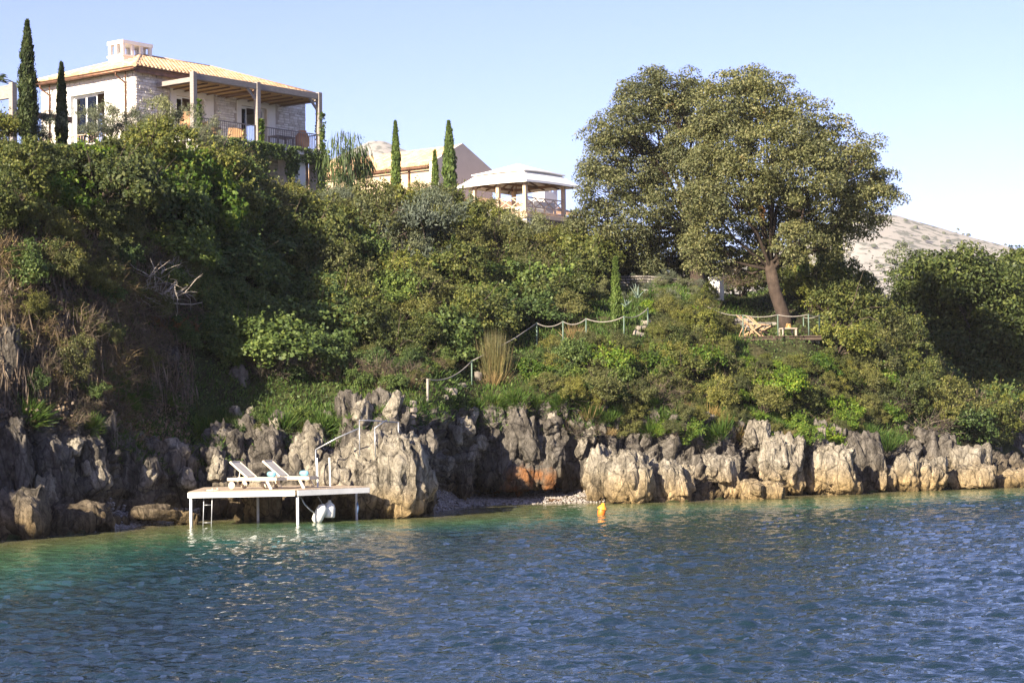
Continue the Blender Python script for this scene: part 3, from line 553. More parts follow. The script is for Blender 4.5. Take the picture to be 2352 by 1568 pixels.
def stonework(parent, along, x0, x1, z0, z1, plane, face, holes, seed, budget, mat=STONE, cw=(0.22, 0.52), ch=(0.11, 0.19), keep=None, depth=.05, name='stone'):
    """irregular courses of stones proud of a wall plane; along = local axis 0 or 1; the first ones are parts of their own, the rest one part"""
    rs = random.Random(seed); rest = MB(); cnt = 0; z = z0; todo = []
    while z < z1 - .04:
        h = min(rs.uniform(*ch), z1 - z); x = x0 + rs.uniform(-.2, 0)
        while x < x1 - .03:
            w = rs.uniform(*cw); a, b = max(x, x0), min(x + w, x1); x += w
            if b - a < .06: continue
            if any(not (b <= hx0 or a >= hx1 or z + h <= hz0 or z >= hz1) for hx0, hx1, hz0, hz1 in holes): continue
            todo.append((a + .012, b - .012, z + .01, z + h - .01))
        z += h
    todo.sort(key=lambda t: -t[3])
    for k, (a, b, c, d_) in enumerate(todo):
        o1 = plane + face * (depth * rs.uniform(.3, 1)); j = lambda: rs.uniform(-.012, .012)
        vs = []
        for off, m_ in ((plane - face * .02, 0), (o1, .012)):
            for uu, vv in ((a + m_, c + m_), (b - m_, c + m_), (b - m_, d_ - m_), (a + m_, d_ - m_)):
                uu += j(); vv += j(); vs.append((uu, off, vv) if along == 0 else (off, uu, vv))
        fs = [(4, 5, 6, 7), (0, 1, 5, 4), (1, 2, 6, 5), (2, 3, 7, 6), (3, 0, 4, 7)]
        if (along == 0 and face > 0) or (along == 1 and face < 0): fs = [f[::-1] for f in fs]
        if k < budget: MB().add(vs, fs).build(name, mat, parent)
        else: rest.add(vs, fs); cnt += 1
    if cnt: o = rest.build(name + 'work', mat, parent); o['kind'] = 'stuff'
def tile_mesh(L, r=0.105, n=5):
    vs = []; fs = []
    for k in range(2):
        rr = r * (1.0 if k == 0 else .82)
        for i in range(n + 1):
            a = math.pi * i / n; vs.append((math.cos(a) * rr, k * L, math.sin(a) * rr * 1.1 + (0.03 if k == 0 else 0.0)))
    for i in range(n): fs.append((i + 1, i, n + 1 + i, n + 2 + i))
    fs.append(tuple(range(n + 1)))
    me = bpy.data.meshes.new('tile'); me.from_pydata(vs, [], fs); me.materials.append(TILE); me.polygons.foreach_set('use_smooth', np.array([True] * n + [False])); return me
TME = tile_mesh(.46)
def tiled_slope(parent, e0, e1, up, inside_fn, budget, step=.28, row=.40):
    """barrel tiles from the eave e0-e1 upwards along the unit vector up"""
    e0 = Vector(e0); e1 = Vector(e1); up = Vector(up).normalized(); ex = (e1 - e0).normalized(); nz = ex.cross(up); L = (e1 - e0).length; rest = MB(); cnt = 0
    if nz.z < 0: nz = -nz
    M3 = Matrix((ex, up, nz)).transposed(); tv = [v.co.copy() for v in TME.vertices]; tf = [tuple(p.vertices) for p in TME.polygons]; flip = M3.determinant() < 0
    slope = Matrix.Rotation(0.0, 3, 'X'); j = 0
    while True:
        any_ = False; i = 0
        while (i + .5) * step < L:
            p = e0 + ex * ((i + .5) * step) + up * (j * row) + nz * .03; i += 1
            if not inside_fn(p + up * .2): continue
            any_ = True
            if cnt < budget and j < 3:
                o = link('tile', TME, parent); o.matrix_local = Matrix.Translation(p) @ (M3 @ Matrix.Rotation(prs2.uniform(-.02, .02), 3, 'Z')).to_4x4(); cnt += 1
            else: rest.add([p + M3 @ v for v in tv], [f[::-1] if flip else f for f in tf], True)
        j += 1
        if not any_ or j > 40: break
    if rest.v: o = rest.build('tiling', TILE, parent); o['kind'] = 'stuff'
prs2 = random.Random(3)
def wall_panel(mb, along, x0, x1, z0, z1, plane, thick, holes):
    """wall with rectangular holes (full strips), thickness to the inside"""
    xs = sorted({x0, x1, *[h[0] for h in holes], *[h[1] for h in holes]}); zs = sorted({z0, z1, *[h[2] for h in holes], *[h[3] for h in holes]})
    for a, b in zip(xs, xs[1:]):
        for c, d_ in zip(zs, zs[1:]):
            m_ = ((a + b) / 2, (c + d_) / 2)
            if any(h[0] < m_[0] < h[1] and h[2] < m_[1] < h[3] for h in holes): continue
            lo, hi = sorted((plane, plane + thick))
            if along == 0: mb.box(a, b, lo, hi, c, d_)
            else: mb.box(lo, hi, a, b, c, d_)

# ---- villa: near corner at picture column 312
c0 = P(312, 300, 108); FZ = 18.4; EZ = 22.05; HL, HW = 12.9, 7.75
villa = empty('villa', (c0.x, c0.y, 0), RZ); tag(villa, 'white stone villa with tiled hip roof on top of the bluff', 'house')
dh1 = (2.86, 4.9, FZ, 20.98); dh2 = (7.72, 9.75, FZ, 20.98); wl1 = (2.49, 5.29, FZ, 21.15)
mb = MB(); wall_panel(mb, 0, 0, HL, 14.2, EZ, 0, .35, [dh1, dh2]); mb.build('front_wall', MORTAR, villa)
mb = MB(); wall_panel(mb, 1, .352, HW - .352, 14.2, EZ, 0, .35, [(2.49, 5.29, FZ, 21.15)]); mb.build('side_wall', PLASTER, villa)
mb = MB(); wall_panel(mb, 0, 0, HL, 14.2, EZ, HW, -.35, [(.8, 4.3, FZ, 20.9), (5.4, 12.2, FZ, 20.9)]); mb.build('rear_wall', PLASTER, villa)
mb = MB(); wall_panel(mb, 1, .352, HW - .352, 14.2, EZ, HL, -.35, [(2.2, 5.8, FZ, 20.8)]); mb.build('end_wall', PLASTER, villa)
MB().box(.355, HL - .355, .355, HW - .355, FZ - .2, FZ).build('room_floor', ROOM, villa); MB().box(.355, HL - .355, .355, HW - .355, 21.4, 21.5).build('room_ceiling', ROOM, villa)
MB().box(5.0, 5.15, .36, HW - .36, FZ + .003, 21.397).build('inner_wall', ROOM, villa)
surr = [(2.45, 5.6, FZ, 21.3), (7.4, 10.4, FZ, 21.3)]
stonework(villa, 0, 0.0, HL, 14.6, EZ - .1, -.0, -1, surr + [(1.4, 11.3, 18.0, 18.42)], 5, 290)
stonework(villa, 1, 0.0, HW, 16.5, EZ - .1, -.0, -1, [(2.2, 5.6, FZ - .3, 21.5)], 6, 0, m_piece('sunlit_stone', [(0.70, 0.64, 0.54), (0.80, 0.75, 0.66), (0.74, 0.68, 0.58)], .9, .12, 6, .3), name='side_stone')  # sunlit copy of the wall stone, brighter and more even in colour
for k, (a, b, c, d_) in enumerate(surr):          # plastered door surrounds
    h = (dh1, dh2)[k]; mb = MB(); wall_panel(mb, 0, a, b, c, d_, -.06, .055, [(h[0], h[1], h[2], h[3])]); mb.build('door_surround', PLASTER, villa)
def glazed(parent, along, a, b, z0, z1, plane, name, panes, opened):
    dd = MB(); t = .07
    def bx(m, u0, u1, w0, w1, p0=0, p1=.06):
        if along == 0: m.box(u0, u1, plane + p0, plane + p1, w0, w1)
        else: m.box(plane + p0, plane + p1, u0, u1, w0, w1)
    bx(dd, a, b, z1 - t, z1); bx(dd, a, a + t, z0, z1 - t); bx(dd, b - t, b, z0, z1 - t); fr = dd.build(name, WHITE, parent)
    w = (b - a - 2 * t) / panes
    for k in range(panes):
        if k in opened: continue
        u = a + t + k * w; m = MB(); bx(m, u, u + .06, z0, z1 - t, .065, .11); bx(m, u + w - .06, u + w, z0, z1 - t, .065, .11); bx(m, u + .06, u + w - .06, z0, z0 + .08, .065, .11); bx(m, u + .06, u + w - .06, z1 - t - .07, z1 - t, .065, .11); s = m.build('sash', WHITE, fr)
        g = MB(); bx(g, u + .06, u + w - .06, z0 + .08, z1 - t - .07, .08, .09); g.build('pane', GLASS, fr)
glazed(villa, 0, dh1[0], dh1[1], FZ, dh1[3], .2, 'glass_door', 3, (1, 2)); glazed(villa, 0, dh2[0], dh2[1], FZ, dh2[3], .2, 'glass_door', 3, (1,)); glazed(villa, 1, 2.49, 5.29, FZ, 21.15, .25, 'side_window', 3, (0,))
for a in (5.62, 10.42): pass
# shutters beside the doors
for x in (4.95, 9.8):
    MB().box(x, x + .5, -.10, -.065, FZ + .02, 20.9).build('shutter', PLASTER, villa)
# roof: hip, overhang .45
ov = .45; pit = math.radians(20); E0 = (-ov, -ov); E1 = (HL + ov, HW + ov); hw = (E1[1] - E0[1]) / 2; rz_ = EZ + hw * math.tan(pit)
pts = [(E0[0], E0[1], EZ), (E1[0], E0[1], EZ), (E1[0], E1[1], EZ), (E0[0], E1[1], EZ), (E0[0] + hw, E0[1] + hw, rz_), (E1[0] - hw, E0[1] + hw, rz_)]
mr = bpy.data.meshes.new('roof'); mr.from_pydata(pts + [(p[0], p[1], p[2] - .08) for p in pts[:4]], [], [(0, 1, 5, 4), (1, 2, 5), (2, 3, 4, 5), (3, 0, 4), (0, 6, 7, 1), (1, 7, 8, 2), (2, 8, 9, 3), (3, 9, 6, 0), (9, 8, 7, 6)]); mr.materials.append(m_plain('tile_gap_shade', (0.20, 0.11, 0.06), .9)); roof = link('roof', mr, villa)  # sheet coloured darker than the tiles, painting the shade in their gaps
cs, sn = math.cos(pit), math.sin(pit)
tiled_slope(roof, (E0[0], E0[1] - .06, EZ), (E1[0], E0[1] - .06, EZ), (0, cs, sn), lambda p: p.x > E0[0] + (p.y - E0[1]) - .1 and p.x < E1[0] - (p.y - E0[1]) + .1 and p.y < E0[1] + hw, 190)
tiled_slope(roof, (E0[0] - .06, E1[1], EZ), (E0[0] - .06, E0[1], EZ), (cs, 0, sn), lambda p: p.y > E0[1] + (p.x - E0[0]) - .1 and p.y < E1[1] - (p.x - E0[0]) + .1 and p.x < E0[0] + hw, 110)
mbr = MB(); mbr.tube([(E0[0] - .05, E0[1] - .05, EZ + .1), (E0[0] + hw, E0[1] + hw, rz_ + .1)], .12, 8); mbr.tube([(E0[0] + hw, E0[1] + hw, rz_ + .1), (E1[0] - hw, E0[1] + hw, rz_ + .1)], .12, 8); mbr.tube([(E1[0] + .05, E0[1] - .05, EZ + .1), (E1[0] - hw, E0[1] + hw, rz_ + .1)], .12, 8); mbr.tube([(E0[0] - .05, E1[1] + .05, EZ + .1), (E0[0] + hw, E0[1] + hw, rz_ + .1)], .12, 8); mbr.build('ridge_cap', TILE, roof)
gt = MB(); gt.tube([(E0[0] - .1, E1[1] + .25, EZ - .09), (E0[0] - .1, E0[1] - .1, EZ - .09)], .07, 8); gt.build('gutter', COPPER, villa)
MB().box(E0[0] + .05, E1[0] - .05, E0[1] + .03, E0[1] + .12, EZ - .26, EZ - .085).build('fascia', COPPER, villa)
for y in (.95, 7.2):
    m = MB(); m.tube([(E0[0] - .1, y, EZ - .12), (E0[0] - .1, y, EZ - .3), (-.10, y - .25, EZ - .7), (-.10, y - .25, 17)], .05, 8); m.tube([(E0[0] + .15, y - .5, EZ - .15), (-.10, y - .25, EZ - .7)], .035, 6); m.build('drainpipe', COPPER, villa)
# chimney with smoke openings
ch = MB(); cx0, cx1, cy0, cy1, cz0, cz1 = 2.2, 4.3, 3.5, 4.7, 22.6, 24.35
ch.box(cx0, cx1, cy0, cy1, cz0, cz0 + .85); chim = ch.build('chimney', PLASTER, roof)
m = MB(); m.box(cx0 - .06, cx1 + .06, cy0 - .06, cy1 + .06, cz0 + .853, cz0 + .95); m.box(cx0 - .05, cx1 + .05, cy0 - .05, cy1 + .05, cz1 - .2, cz1)
for x in np.linspace(cx0 + .08, cx1 - .08, 4):
    for y in (cy0 + .08, cy1 - .08): m.box(x - .09, x + .09, y - .085, y + .085, cz0 + .95, cz1 - .2)
for x in (cx0 + .06, cx1 - .06): m.box(x - .075, x + .075, (cy0 + cy1) / 2 - .09, (cy0 + cy1) / 2 + .09, cz0 + .95, cz1 - .2)
m.build('chimney_top', PLASTER, roof)
# balcony, pergola, railing
Q = 2.85; PX = (1.5, 6.2, 11.05)
MB().box(1.2, 11.4, -Q - .2, -.07, FZ - .32, FZ).build('balcony_slab', PLASTER, villa)
for i, x in enumerate(PX):
    MB().box(x - .14, x + .14, -Q - .14, -Q + .14, FZ, 21.75).build('pergola_post', TIMBER, villa, bevel=.015)
    MB().bar((x, -Q + .145, 21.35), (x, -.065, 21.35), .16, .24).build('pergola_rafter', TIMBER if i != 1 else BROWNW, villa)
for a, b in zip(PX, PX[1:]):
    MB().box(a + .145, b - .145, -Q - .1, -Q + .1, 21.35, 21.68).build('pergola_beam', TIMBER, villa, bevel=.01)
    MB().bar((b - .15, -Q, 20.75), (b - .75, -Q, 21.34), .1, .12).build('brace', TIMBER, villa)
    for k in range(6):
        x = a + .3 + (b - a - .6) * k / 5; MB().tube([(x, -Q + .12, 21.26), (x, -.07, 21.24)], .04, 6).build('pole', BROWNW, villa)
    MB().box(a + .2, b - .2, -Q + .13, -.08, 21.31, 21.345).build('reed_mat', REED, villa)
def railing(parent, a, b, z, h=.95, step=.14, mat=IRON, name='railing'):
    a = Vector(a); b = Vector(b); m = MB(); m.bar(a + Vector((0, 0, z + h)), b + Vector((0, 0, z + h)), .06, .05); m.bar(a + Vector((0, 0, z + .08)), b + Vector((0, 0, z + .08)), .04, .03); rl = m.build(name, mat, parent); n = int((b - a).length / step)
    bm_ = MB(); bm_.box(-.011, .011, -.011, .011, .095, h - .028); me = None
    for k in range(n):
        p = a.lerp(b, (k + .5) / n)
        if me is None: o = bm_.build('baluster', mat, rl); me = o.data
        else: o = link('baluster', me, rl)
        o.location = (p.x, p.y, z)
for a, b in zip(PX, PX[1:]): railing(villa, (a + .15, -Q, 0), (b - .15, -Q, 0), FZ)
railing(villa, (PX[0], -Q + .15, 0), (PX[0], -.08, 0), FZ, mat=TIMBER); railing(villa, (PX[2], -Q + .15, 0), (PX[2], -.08, 0), FZ)
railing(villa, (-.9, .8, 0), (-.9, 7.2, 0), FZ - .4, .75, .2, PALEW)
# lower storey under the balcony
for i, x in enumerate((PX[1], 8.6, PX[2])): MB().box(x - .35, x + .35, -Q - .1, -Q + .5, 13.8, FZ - .325).build('ground_pier', MORTAR, villa)
MB().box(5.2, 6.0, -.09, -.055, 15.3, 17.6).build('lower_door', TIMBER, villa); MB().box(5.1, 5.18, -.12, -.055, 15.2, 17.7).build('door_post', BROWNW, villa)
MB().box(9.1, 9.9, -Q + .02, -Q + .5, 13.8, FZ - .325).build('white_pier', PLASTER, villa); MB().box(10.05, 10.15, -Q, -Q + .1, 13.8, FZ - .325).build('timber_stud', BROWNW, villa)
# things on the balcony (world positions through the villa frame)
VM = Matrix.Translation((c0.x, c0.y, 0)) @ Matrix.Rotation(RZ, 4, 'Z')
def urn(lx, ly, z, s, label):
    m = MB(); m.lathe([(.02, 0), (.2, 0), (.36, .3), (.42, .6), (.36, .9), (.22, 1.08), (.27, 1.16), (.24, 1.16), (.18, 1.05), (.0, 1.0)], 20); o = m.build('terracotta_jar', TERRA, None, VM @ Vector((lx, ly, z))); o.scale = (s,) * 3; tag(o, label, 'jar')
urn(1.75, -2.2, FZ, 1.12, 'large terracotta jar behind the first pergola post'); urn(10.35, -2.2, FZ, 1.0, 'terracotta jar at the far end of the balcony')
def wicker_chair(lx, ly, z, rz, label, w=.75):
    r = empty('wicker_armchair', VM @ Vector((lx, ly, z)), RZ + rz); tag(r, label, 'armchair')
    MB().box(-w / 2, w / 2, -.38, .34, .28, .42).build('seat', WICKER, r); m = MB(); m.box(-w / 2, w / 2, .343, .44, .1, .88); m.build('backrest', WICKER, r)
    for s in (-1, 1): MB().box(s * w / 2 - .06, s * w / 2 + .06, -.4, .34, .423, .62).build('armrest', WICKER, r)
    for sx in (-1, 1):
        for sy in (-.33, .28): MB().box(sx * (w / 2 - .06) - .03, sx * (w / 2 - .06) + .03, sy - .03, sy + .03, 0, .278).build('leg', WICKER, r)
wicker_chair(3.4, -2.05, FZ, 1.2, 'tan wicker armchair behind the balcony railing left of the middle post', 1.15); wicker_chair(5.35, -2.1, FZ, -.6, 'small wicker armchair next to the middle pergola post', .75)
tb = empty('balcony_table', VM @ Vector((9.0, -1.9, FZ)), RZ); tag(tb, 'dark table on the right part of the balcony', 'table'); MB().box(-.7, .7, -.4, .4, .68, .74).build('tabletop', IRON, tb)
for sx in (-.62, .62):
    for sy in (-.33, .33): MB().box(sx - .04, sx + .04, sy - .04, sy + .04, 0, .678).build('leg', IRON, tb)

# ---- annex with a gable behind the cypresses
c2 = P(992, 400, 140); ax = empty('annex', (c2.x, c2.y, 0), RZ); tag(ax, 'ochre annex with tiled gable roof behind the slim cypresses', 'house')
AE = 20.75; AW = 6.0; AL = 13.0; AR = AE + AW / 2 * math.tan(math.radians(25))
OCHRE = m_plain('ochre_plaster', (0.55, 0.42, 0.28), .9, var=.12, scale=.8); SHADEP = m_plain('shaded_plaster', (0.50, 0.44, 0.38), .9, var=.06, scale=.8)  # gable plaster greyed: the shade on that side is put into its colour
MB().box(0, .3, .002, AL, 14, AE).build('long_wall', OCHRE, ax); MB().box(AW - .3, AW, .002, AL, 14, AE).build('rear_wall', OCHRE, ax)
g = bpy.data.meshes.new('gable_wall'); g.from_pydata([(x, y, z) for y in (-.3, 0) for x, z in ((-.25, 14), (AW + .25, 14), (AW + .25, AE + .12), (AW / 2, AR + .3), (-.25, AE + .12))], [], [(0, 1, 2, 3, 4), (9, 8, 7, 6, 5), (0, 5, 6, 1), (1, 6, 7, 2), (2, 7, 8, 3), (3, 8, 9, 4), (4, 9, 5, 0)]); g.materials.append(SHADEP); link('gable_wall', g, ax)
sl = math.radians(25); rm = bpy.data.meshes.new('roof'); rm.from_pydata([(-.35, 0.003, AE - .16), (-.35, AL, AE - .16), (AW / 2, AL, AR), (AW / 2, 0.003, AR), (AW + .35, AL, AE - .16), (AW + .35, 0.003, AE - .16)], [], [(0, 3, 2, 1), (3, 5, 4, 2)]); rm.materials.append(TILE); ar = link('roof', rm, ax)
tiled_slope(ar, (-.42, AL, AE - .15), (-.42, 0.0, AE - .15), (math.cos(sl), 0, math.sin(sl)), lambda p: p.x < AW / 2 + .05, 120, .24, .4)
MB().box(-.5, -.4, 0, AL, AE - .26, AE - .18).build('gutter', COPPER, ax); MB().tube([(-.12, 2.0, AE - .2), (-.12, 2.0, 15)], .06, 6).build('drainpipe', COPPER, ax)

# ---- gazebo with two white canvas roofs
gz = P(1209, 410, 124); gb = empty('gazebo', (gz.x, gz.y, 0), RZ); tag(gb, 'open timber gazebo with two-tier white canvas roof', 'gazebo')
GE = 17.75; GF = 15.75; GS = 5.5; gc = GS / 2
def tent(z0, half, z1, top, name, drop):
    vs = []; n = 14
    ring0 = []
    for k in range(4):
        a = [(-1, -1), (1, -1), (1, 1), (-1, 1)][k]; b = [(1, -1), (1, 1), (-1, 1), (-1, -1)][k]
        for i in range(n): t = i / n; ring0.append((a[0] + (b[0] - a[0]) * t, a[1] + (b[1] - a[1]) * t, math.sin(math.pi * t)))
    rows = [(half * 1.004, z0 - drop, .05), (half, z0, .05)] + [(half + (top - half) * t, z0 + (z1 - z0) * (t ** 1.12), .05 * (1 - t)) for t in (.25, .5, .75, 1.0)]
    for h, z, sg in rows:
        for x, y, s in ring0: vs.append((gc + x * h, gc + y * h, z + sg * s))
    m_ = len(ring0); fs = [(r * m_ + i, r * m_ + (i + 1) % m_, (r + 1) * m_ + (i + 1) % m_, (r + 1) * m_ + i) for r in range(len(rows) - 1) for i in range(m_)]; fs.append(tuple(range((len(rows) - 1) * m_, len(rows) * m_)))
    me = bpy.data.meshes.new(name); me.from_pydata(vs, [], fs); me.materials.append(CANVAS); o = link(name, me, gb); s = o.modifiers.new('s', 'SOLIDIFY'); s.thickness = .02; return o
tent(GE, GS / 2, GE + .80, 1.75, 'lower_canopy', .14); tent(GE + .72, 2.1, GE + 1.42, .05, 'upper_canopy', .08)
for x, y in ((.5, .5), (4.4, .5), (.5, 4.5), (4.6, 4.6), (.5, 2.6)): MB().box(x - .11, x + .11, y - .11, y + .11, GF, GE + .12).build('post', PALEW, gb)
for a, b in (((.5, .5), (4.4, .5)), ((.5, .5), (.5, 4.5)), ((4.4, .5), (4.6, 4.6)), ((.5, 4.5), (4.6, 4.6)), ((.5, 2.6), (4.5, 2.6))): MB().bar((*a, GE + .04), (*b, GE + .04), .12, .16).build('beam', BROWNW, gb)
for k in range(5):
    for a, b in (((.4 + k * 1.15, .15), (gc + (.4 + k * 1.15 - gc) * .45, 1.7)), ((.4 + k * 1.15, GS - .15), (gc + (.4 + k * 1.15 - gc) * .45, GS - 1.7)), ((.15, .4 + k * 1.15), (1.7, gc + (.4 + k * 1.15 - gc) * .45)), ((GS - .15, .4 + k * 1.15), (GS - 1.7, gc + (.4 + k * 1.15 - gc) * .45))):
        MB().bar((*a, GE - .05), (*b, GE + .36), .07, .09).build('rafter', BROWNW, gb)
for k in range(20):
    MB().box(.2 + k * .25, .44 + k * .25, .2, GS - .2, GF - .06, GF).build('deck_plank', PALEW, gb)
MB().box(.2, GS - .2, .15, .195, GF - .3, GF - .065).build('deck_edge', PALEW, gb); MB().box(.15, .195, .2, GS - .2, GF - .3, GF - .065).build('deck_edge', PALEW, gb)
def xrail(a, b, n):
    a = Vector((*a, GF)); b = Vector((*b, GF)); up = Vector((0, 0, 1))
    for h in (1.0, .42, .12): MB().bar(a + up * h, b + up * h, .06, .07).build('rail', PALEW, gb)
    for k in range(n):
        p = a.lerp(b, k / n); q = a.lerp(b, (k + 1) / n); s = (b - a).normalized().cross(up) * .018
        MB().bar(p + up * .455 + s, q + up * .965 + s, .05, .05).build('cross_brace', PALEW, gb); MB().bar(p + up * .965 - s, q + up * .455 - s, .05, .05).build('cross_brace', PALEW, gb)
        MB().bar(q + up * .155, q + up * .385, .07, .07).build('baluster', PALEW, gb)
xrail((.62, .5), (4.28, .5), 4); xrail((.5, .62), (.5, 2.48), 2)
MB().box(.25, .85, .25, .85, 13.0, GF - .305).build('stone_pier', MORTAR, gb)
stonework(gb, 0, .25, .85, 13.4, GF - .32, .25, -1, [], 8, 30); stonework(gb, 1, .25, .85, 13.4, GF - .32, .25, -1, [], 9, 30, name='side_stone')
dv = empty('gazebo_sofa', Matrix.Translation((gz.x, gz.y, 0)) @ Matrix.Rotation(RZ, 4, 'Z') @ Vector((2.6, 1.3, GF)), RZ); tag(dv, 'white cushioned sofa behind the gazebo railing', 'sofa')
MB().box(-1.6, 1.6, -.4, .5, .15, .45).build('seat', CANVAS, dv, bevel=.04)
for k in range(4): MB().box(-1.55 + k * .79, -.82 + k * .79, -.38, -.15, .453, .92).build('cushion', CANVAS, dv, bevel=.06)
# ---- house behind the gazebo
hb = P(1150, 440, 137); hh = empty('stone_house', (hb.x, hb.y, 0), RZ); tag(hh, 'low stone house with brown shutters and white chimney behind the gazebo', 'house')
MB().box(0, 9.5, 0, 5, 12, 17.3).build('wall', PLASTER, hh); MB().box(3.0, 9.2, -.08, -.003, 15.3, 17.2).build('wooden_front', BROWNW, hh)
for k in range(5): MB().box(3.1 + k * 1.2, 3.25 + k * 1.2, -.14, -.083, 15.3, 17.2).build('timber_stud', TIMBER, hh)
stonework(hh, 0, 9.2, 9.5, 13, 17.2, -.0, -1, [], 4, 20)
rm = bpy.data.meshes.new('roof'); rm.from_pydata([(-.3, -.4, 17.32), (9.8, -.4, 17.32), (9.8, 2.5, 18.3), (-.3, 2.5, 18.3), (9.8, 5.4, 17.32), (-.3, 5.4, 17.32)], [], [(0, 1, 2, 3), (3, 2, 4, 5)]); rm.materials.append(TILE); link('roof', rm, hh)
m = MB(); m.box(5.9, 7.4, .8, 1.8, 17.4, 19.0); m.box(5.8, 7.5, .7, 1.9, 19.5, 19.7)
for x in (6.0, 6.65, 7.3):
    for y in (.9, 1.7): m.box(x - .1, x + .1, y - .1, y + .1, 19.0, 19.5)
m.build('chimney', PLASTER, hh)
# ---- timber frame at the left edge
tf = P(30, 300, 99); tr = empty('timber_pergola', (tf.x, tf.y, 0), RZ); tag(tr, 'weathered timber pergola at the left edge beside the tallest cypress', 'pergola')
tz = P(30, 190, 99).z
MB().box(-.14, .14, -.14, .14, 14, tz).build('post', TIMBER, tr); MB().box(-.14, .14, 2.9, 3.18, 14, tz - .9).build('post', TIMBER, tr)
MB().box(-.1, .1, .145, 3.6, tz - .75, tz - .1).build('beam', TIMBER, tr); MB().bar((.145, 0, tz - 1.45), (3.6, 0, tz - 1.45), .12, .3).build('beam', BROWNW, tr)
MB().bar((0, .15, tz - 2.35), (0, 3.5, tz - 2.35), .08, .12).build('rail', TIMBER, tr); MB().bar((0, .15, tz - 1.75), (0, 3.5, tz - 1.75), .08, .2).build('rail', BROWNW, tr)
# ------------------------------------------------------------------ foliage building blocks
def leaf_quads(C, Nn, size, aspect, rs, fold=0.0, droop=0.0, axis=None):
    """diamond leaves at C (n,3) facing roughly Nn; returns V (4n,3), F (n,4)"""
    n = len(C); up = rs.normal(size=(n, 3)); nn = Nn + rs.normal(size=(n, 3)) * 0.75; nn /= np.linalg.norm(nn, axis=1, keepdims=True) + 1e-9
    if axis is not None: up = np.asarray(axis) + rs.normal(size=(n, 3)) * 0.35
    a = np.cross(nn, up); a /= np.linalg.norm(a, axis=1, keepdims=True) + 1e-9; t = np.cross(a, nn); t[:, 2] -= droop; t /= np.linalg.norm(t, axis=1, keepdims=True)
    s = (size * (0.65 + 0.7 * rs.rand(n)))[:, None]
    V = np.stack([C - t * s * .5, C + a * s * aspect * .5 + nn * s * fold, C + t * s * .5, C - a * s * aspect * .5 + nn * s * fold], 1).reshape(-1, 3)
    return V, np.arange(4 * n).reshape(n, 4)
def clump_points(centres, normals, per, sig, rs, flat=1.0):
    n = len(centres); k = rs.randint(int(per * .6), int(per * 1.4) + 1, n); idx = np.repeat(np.arange(n), k)
    C = centres[idx] + rs.normal(size=(len(idx), 3)) * sig * np.array([1, 1, flat]); return C, normals[idx]
def sphere_pts(n, rs):
    v = rs.normal(size=(n, 3)); return v / np.linalg.norm(v, axis=1, keepdims=True)
def twig_tubes(mb, rs, starts, dirs, length, r, wob=0.3, seg=4, n=4):
    for s, d in zip(starts, dirs):
        p = Vector(s); d = Vector(d).normalized(); pts = [p.copy()]; L = length * (0.6 + 0.8 * rs.rand()); 
        for k in range(seg):
            d = (d + Vector(rs.normal(size=3)) * wob).normalized(); p = p + d * L / seg; pts.append(p.copy())
        mb.tube(pts, [r * (1 - 0.8 * i / seg) for i in range(seg + 1)], n, False)
def mesh_join(name, parts, mats, smooth=False):
    """parts: list of (V, F, material index), faces of 4"""
    Vs = []; Fs = []; mi = []; b = 0
    for V, F, m in parts:
        Vs.append(V); Fs.append(F + b); mi.append(np.full(len(F), m)); b += len(V)
    return mesh_np(name, np.concatenate(Vs), np.concatenate(Fs), mats=mats, midx=np.concatenate(mi), smooth=smooth)
def mb_quads(mb):
    V = np.array([tuple(v) for v in mb.v]); F = np.array([f for f in mb.f if len(f) == 4]); return V, F

GREEN = m_leaf('shrub_leaf', [(0.048, 0.065, 0.020), (0.098, 0.121, 0.034), (0.180, 0.182, 0.052)], 0.30)
OLIVE = m_leaf('scrub_leaf', [(0.062, 0.074, 0.026), (0.115, 0.126, 0.043), (0.185, 0.178, 0.066)], 0.28, brown=((0.115, 0.078, 0.042), 0.9, 0.70))
IVY = m_leaf('ivy_leaf', [(0.042, 0.072, 0.024), (0.080, 0.124, 0.036), (0.148, 0.192, 0.055)], 0.30, 0.25)
LIME = m_leaf('vine_leaf', [(0.060, 0.120, 0.017), (0.102, 0.180, 0.024), (0.192, 0.228, 0.036)], 0.35)
SILVER = m_leaf('silver_leaf', [(0.085, 0.105, 0.070), (0.135, 0.155, 0.105), (0.20, 0.215, 0.150)], 0.22)
OAKL = m_leaf('oak_leaf', [(0.058, 0.070, 0.032), (0.104, 0.118, 0.052), (0.160, 0.168, 0.078), (0.21, 0.20, 0.10)], 0.28, 0.1, brown=((0.19, 0.085, 0.035), 0.55, 0.70))
CYP = m_leaf('cypress_leaf', [(0.020, 0.034, 0.012), (0.042, 0.062, 0.018), (0.075, 0.095, 0.03)], 0.15, 0.2)
CYPL = m_leaf('young_cypress_leaf', [(0.060, 0.102, 0.024), (0.102, 0.156, 0.036), (0.144, 0.192, 0.054)], 0.2, 0.2)
STRAW = m_leaf('dry_stalk', [(0.16, 0.115, 0.055), (0.26, 0.19, 0.095), (0.36, 0.27, 0.14)], 0.2, 0.2)
BROOM = m_leaf('broom_stalk', [(0.09, 0.10, 0.035), (0.16, 0.15, 0.06), (0.24, 0.18, 0.085)], 0.2, 0.2)
DEAD = m_leaf('dead_brush', [(0.075, 0.056, 0.044), (0.135, 0.10, 0.074), (0.22, 0.165, 0.12)], 0.1, 0.3)
RUSTL = m_leaf('withered_leaf', [(0.12, 0.055, 0.02), (0.20, 0.095, 0.035), (0.25, 0.14, 0.06)], 0.25, 0.2)
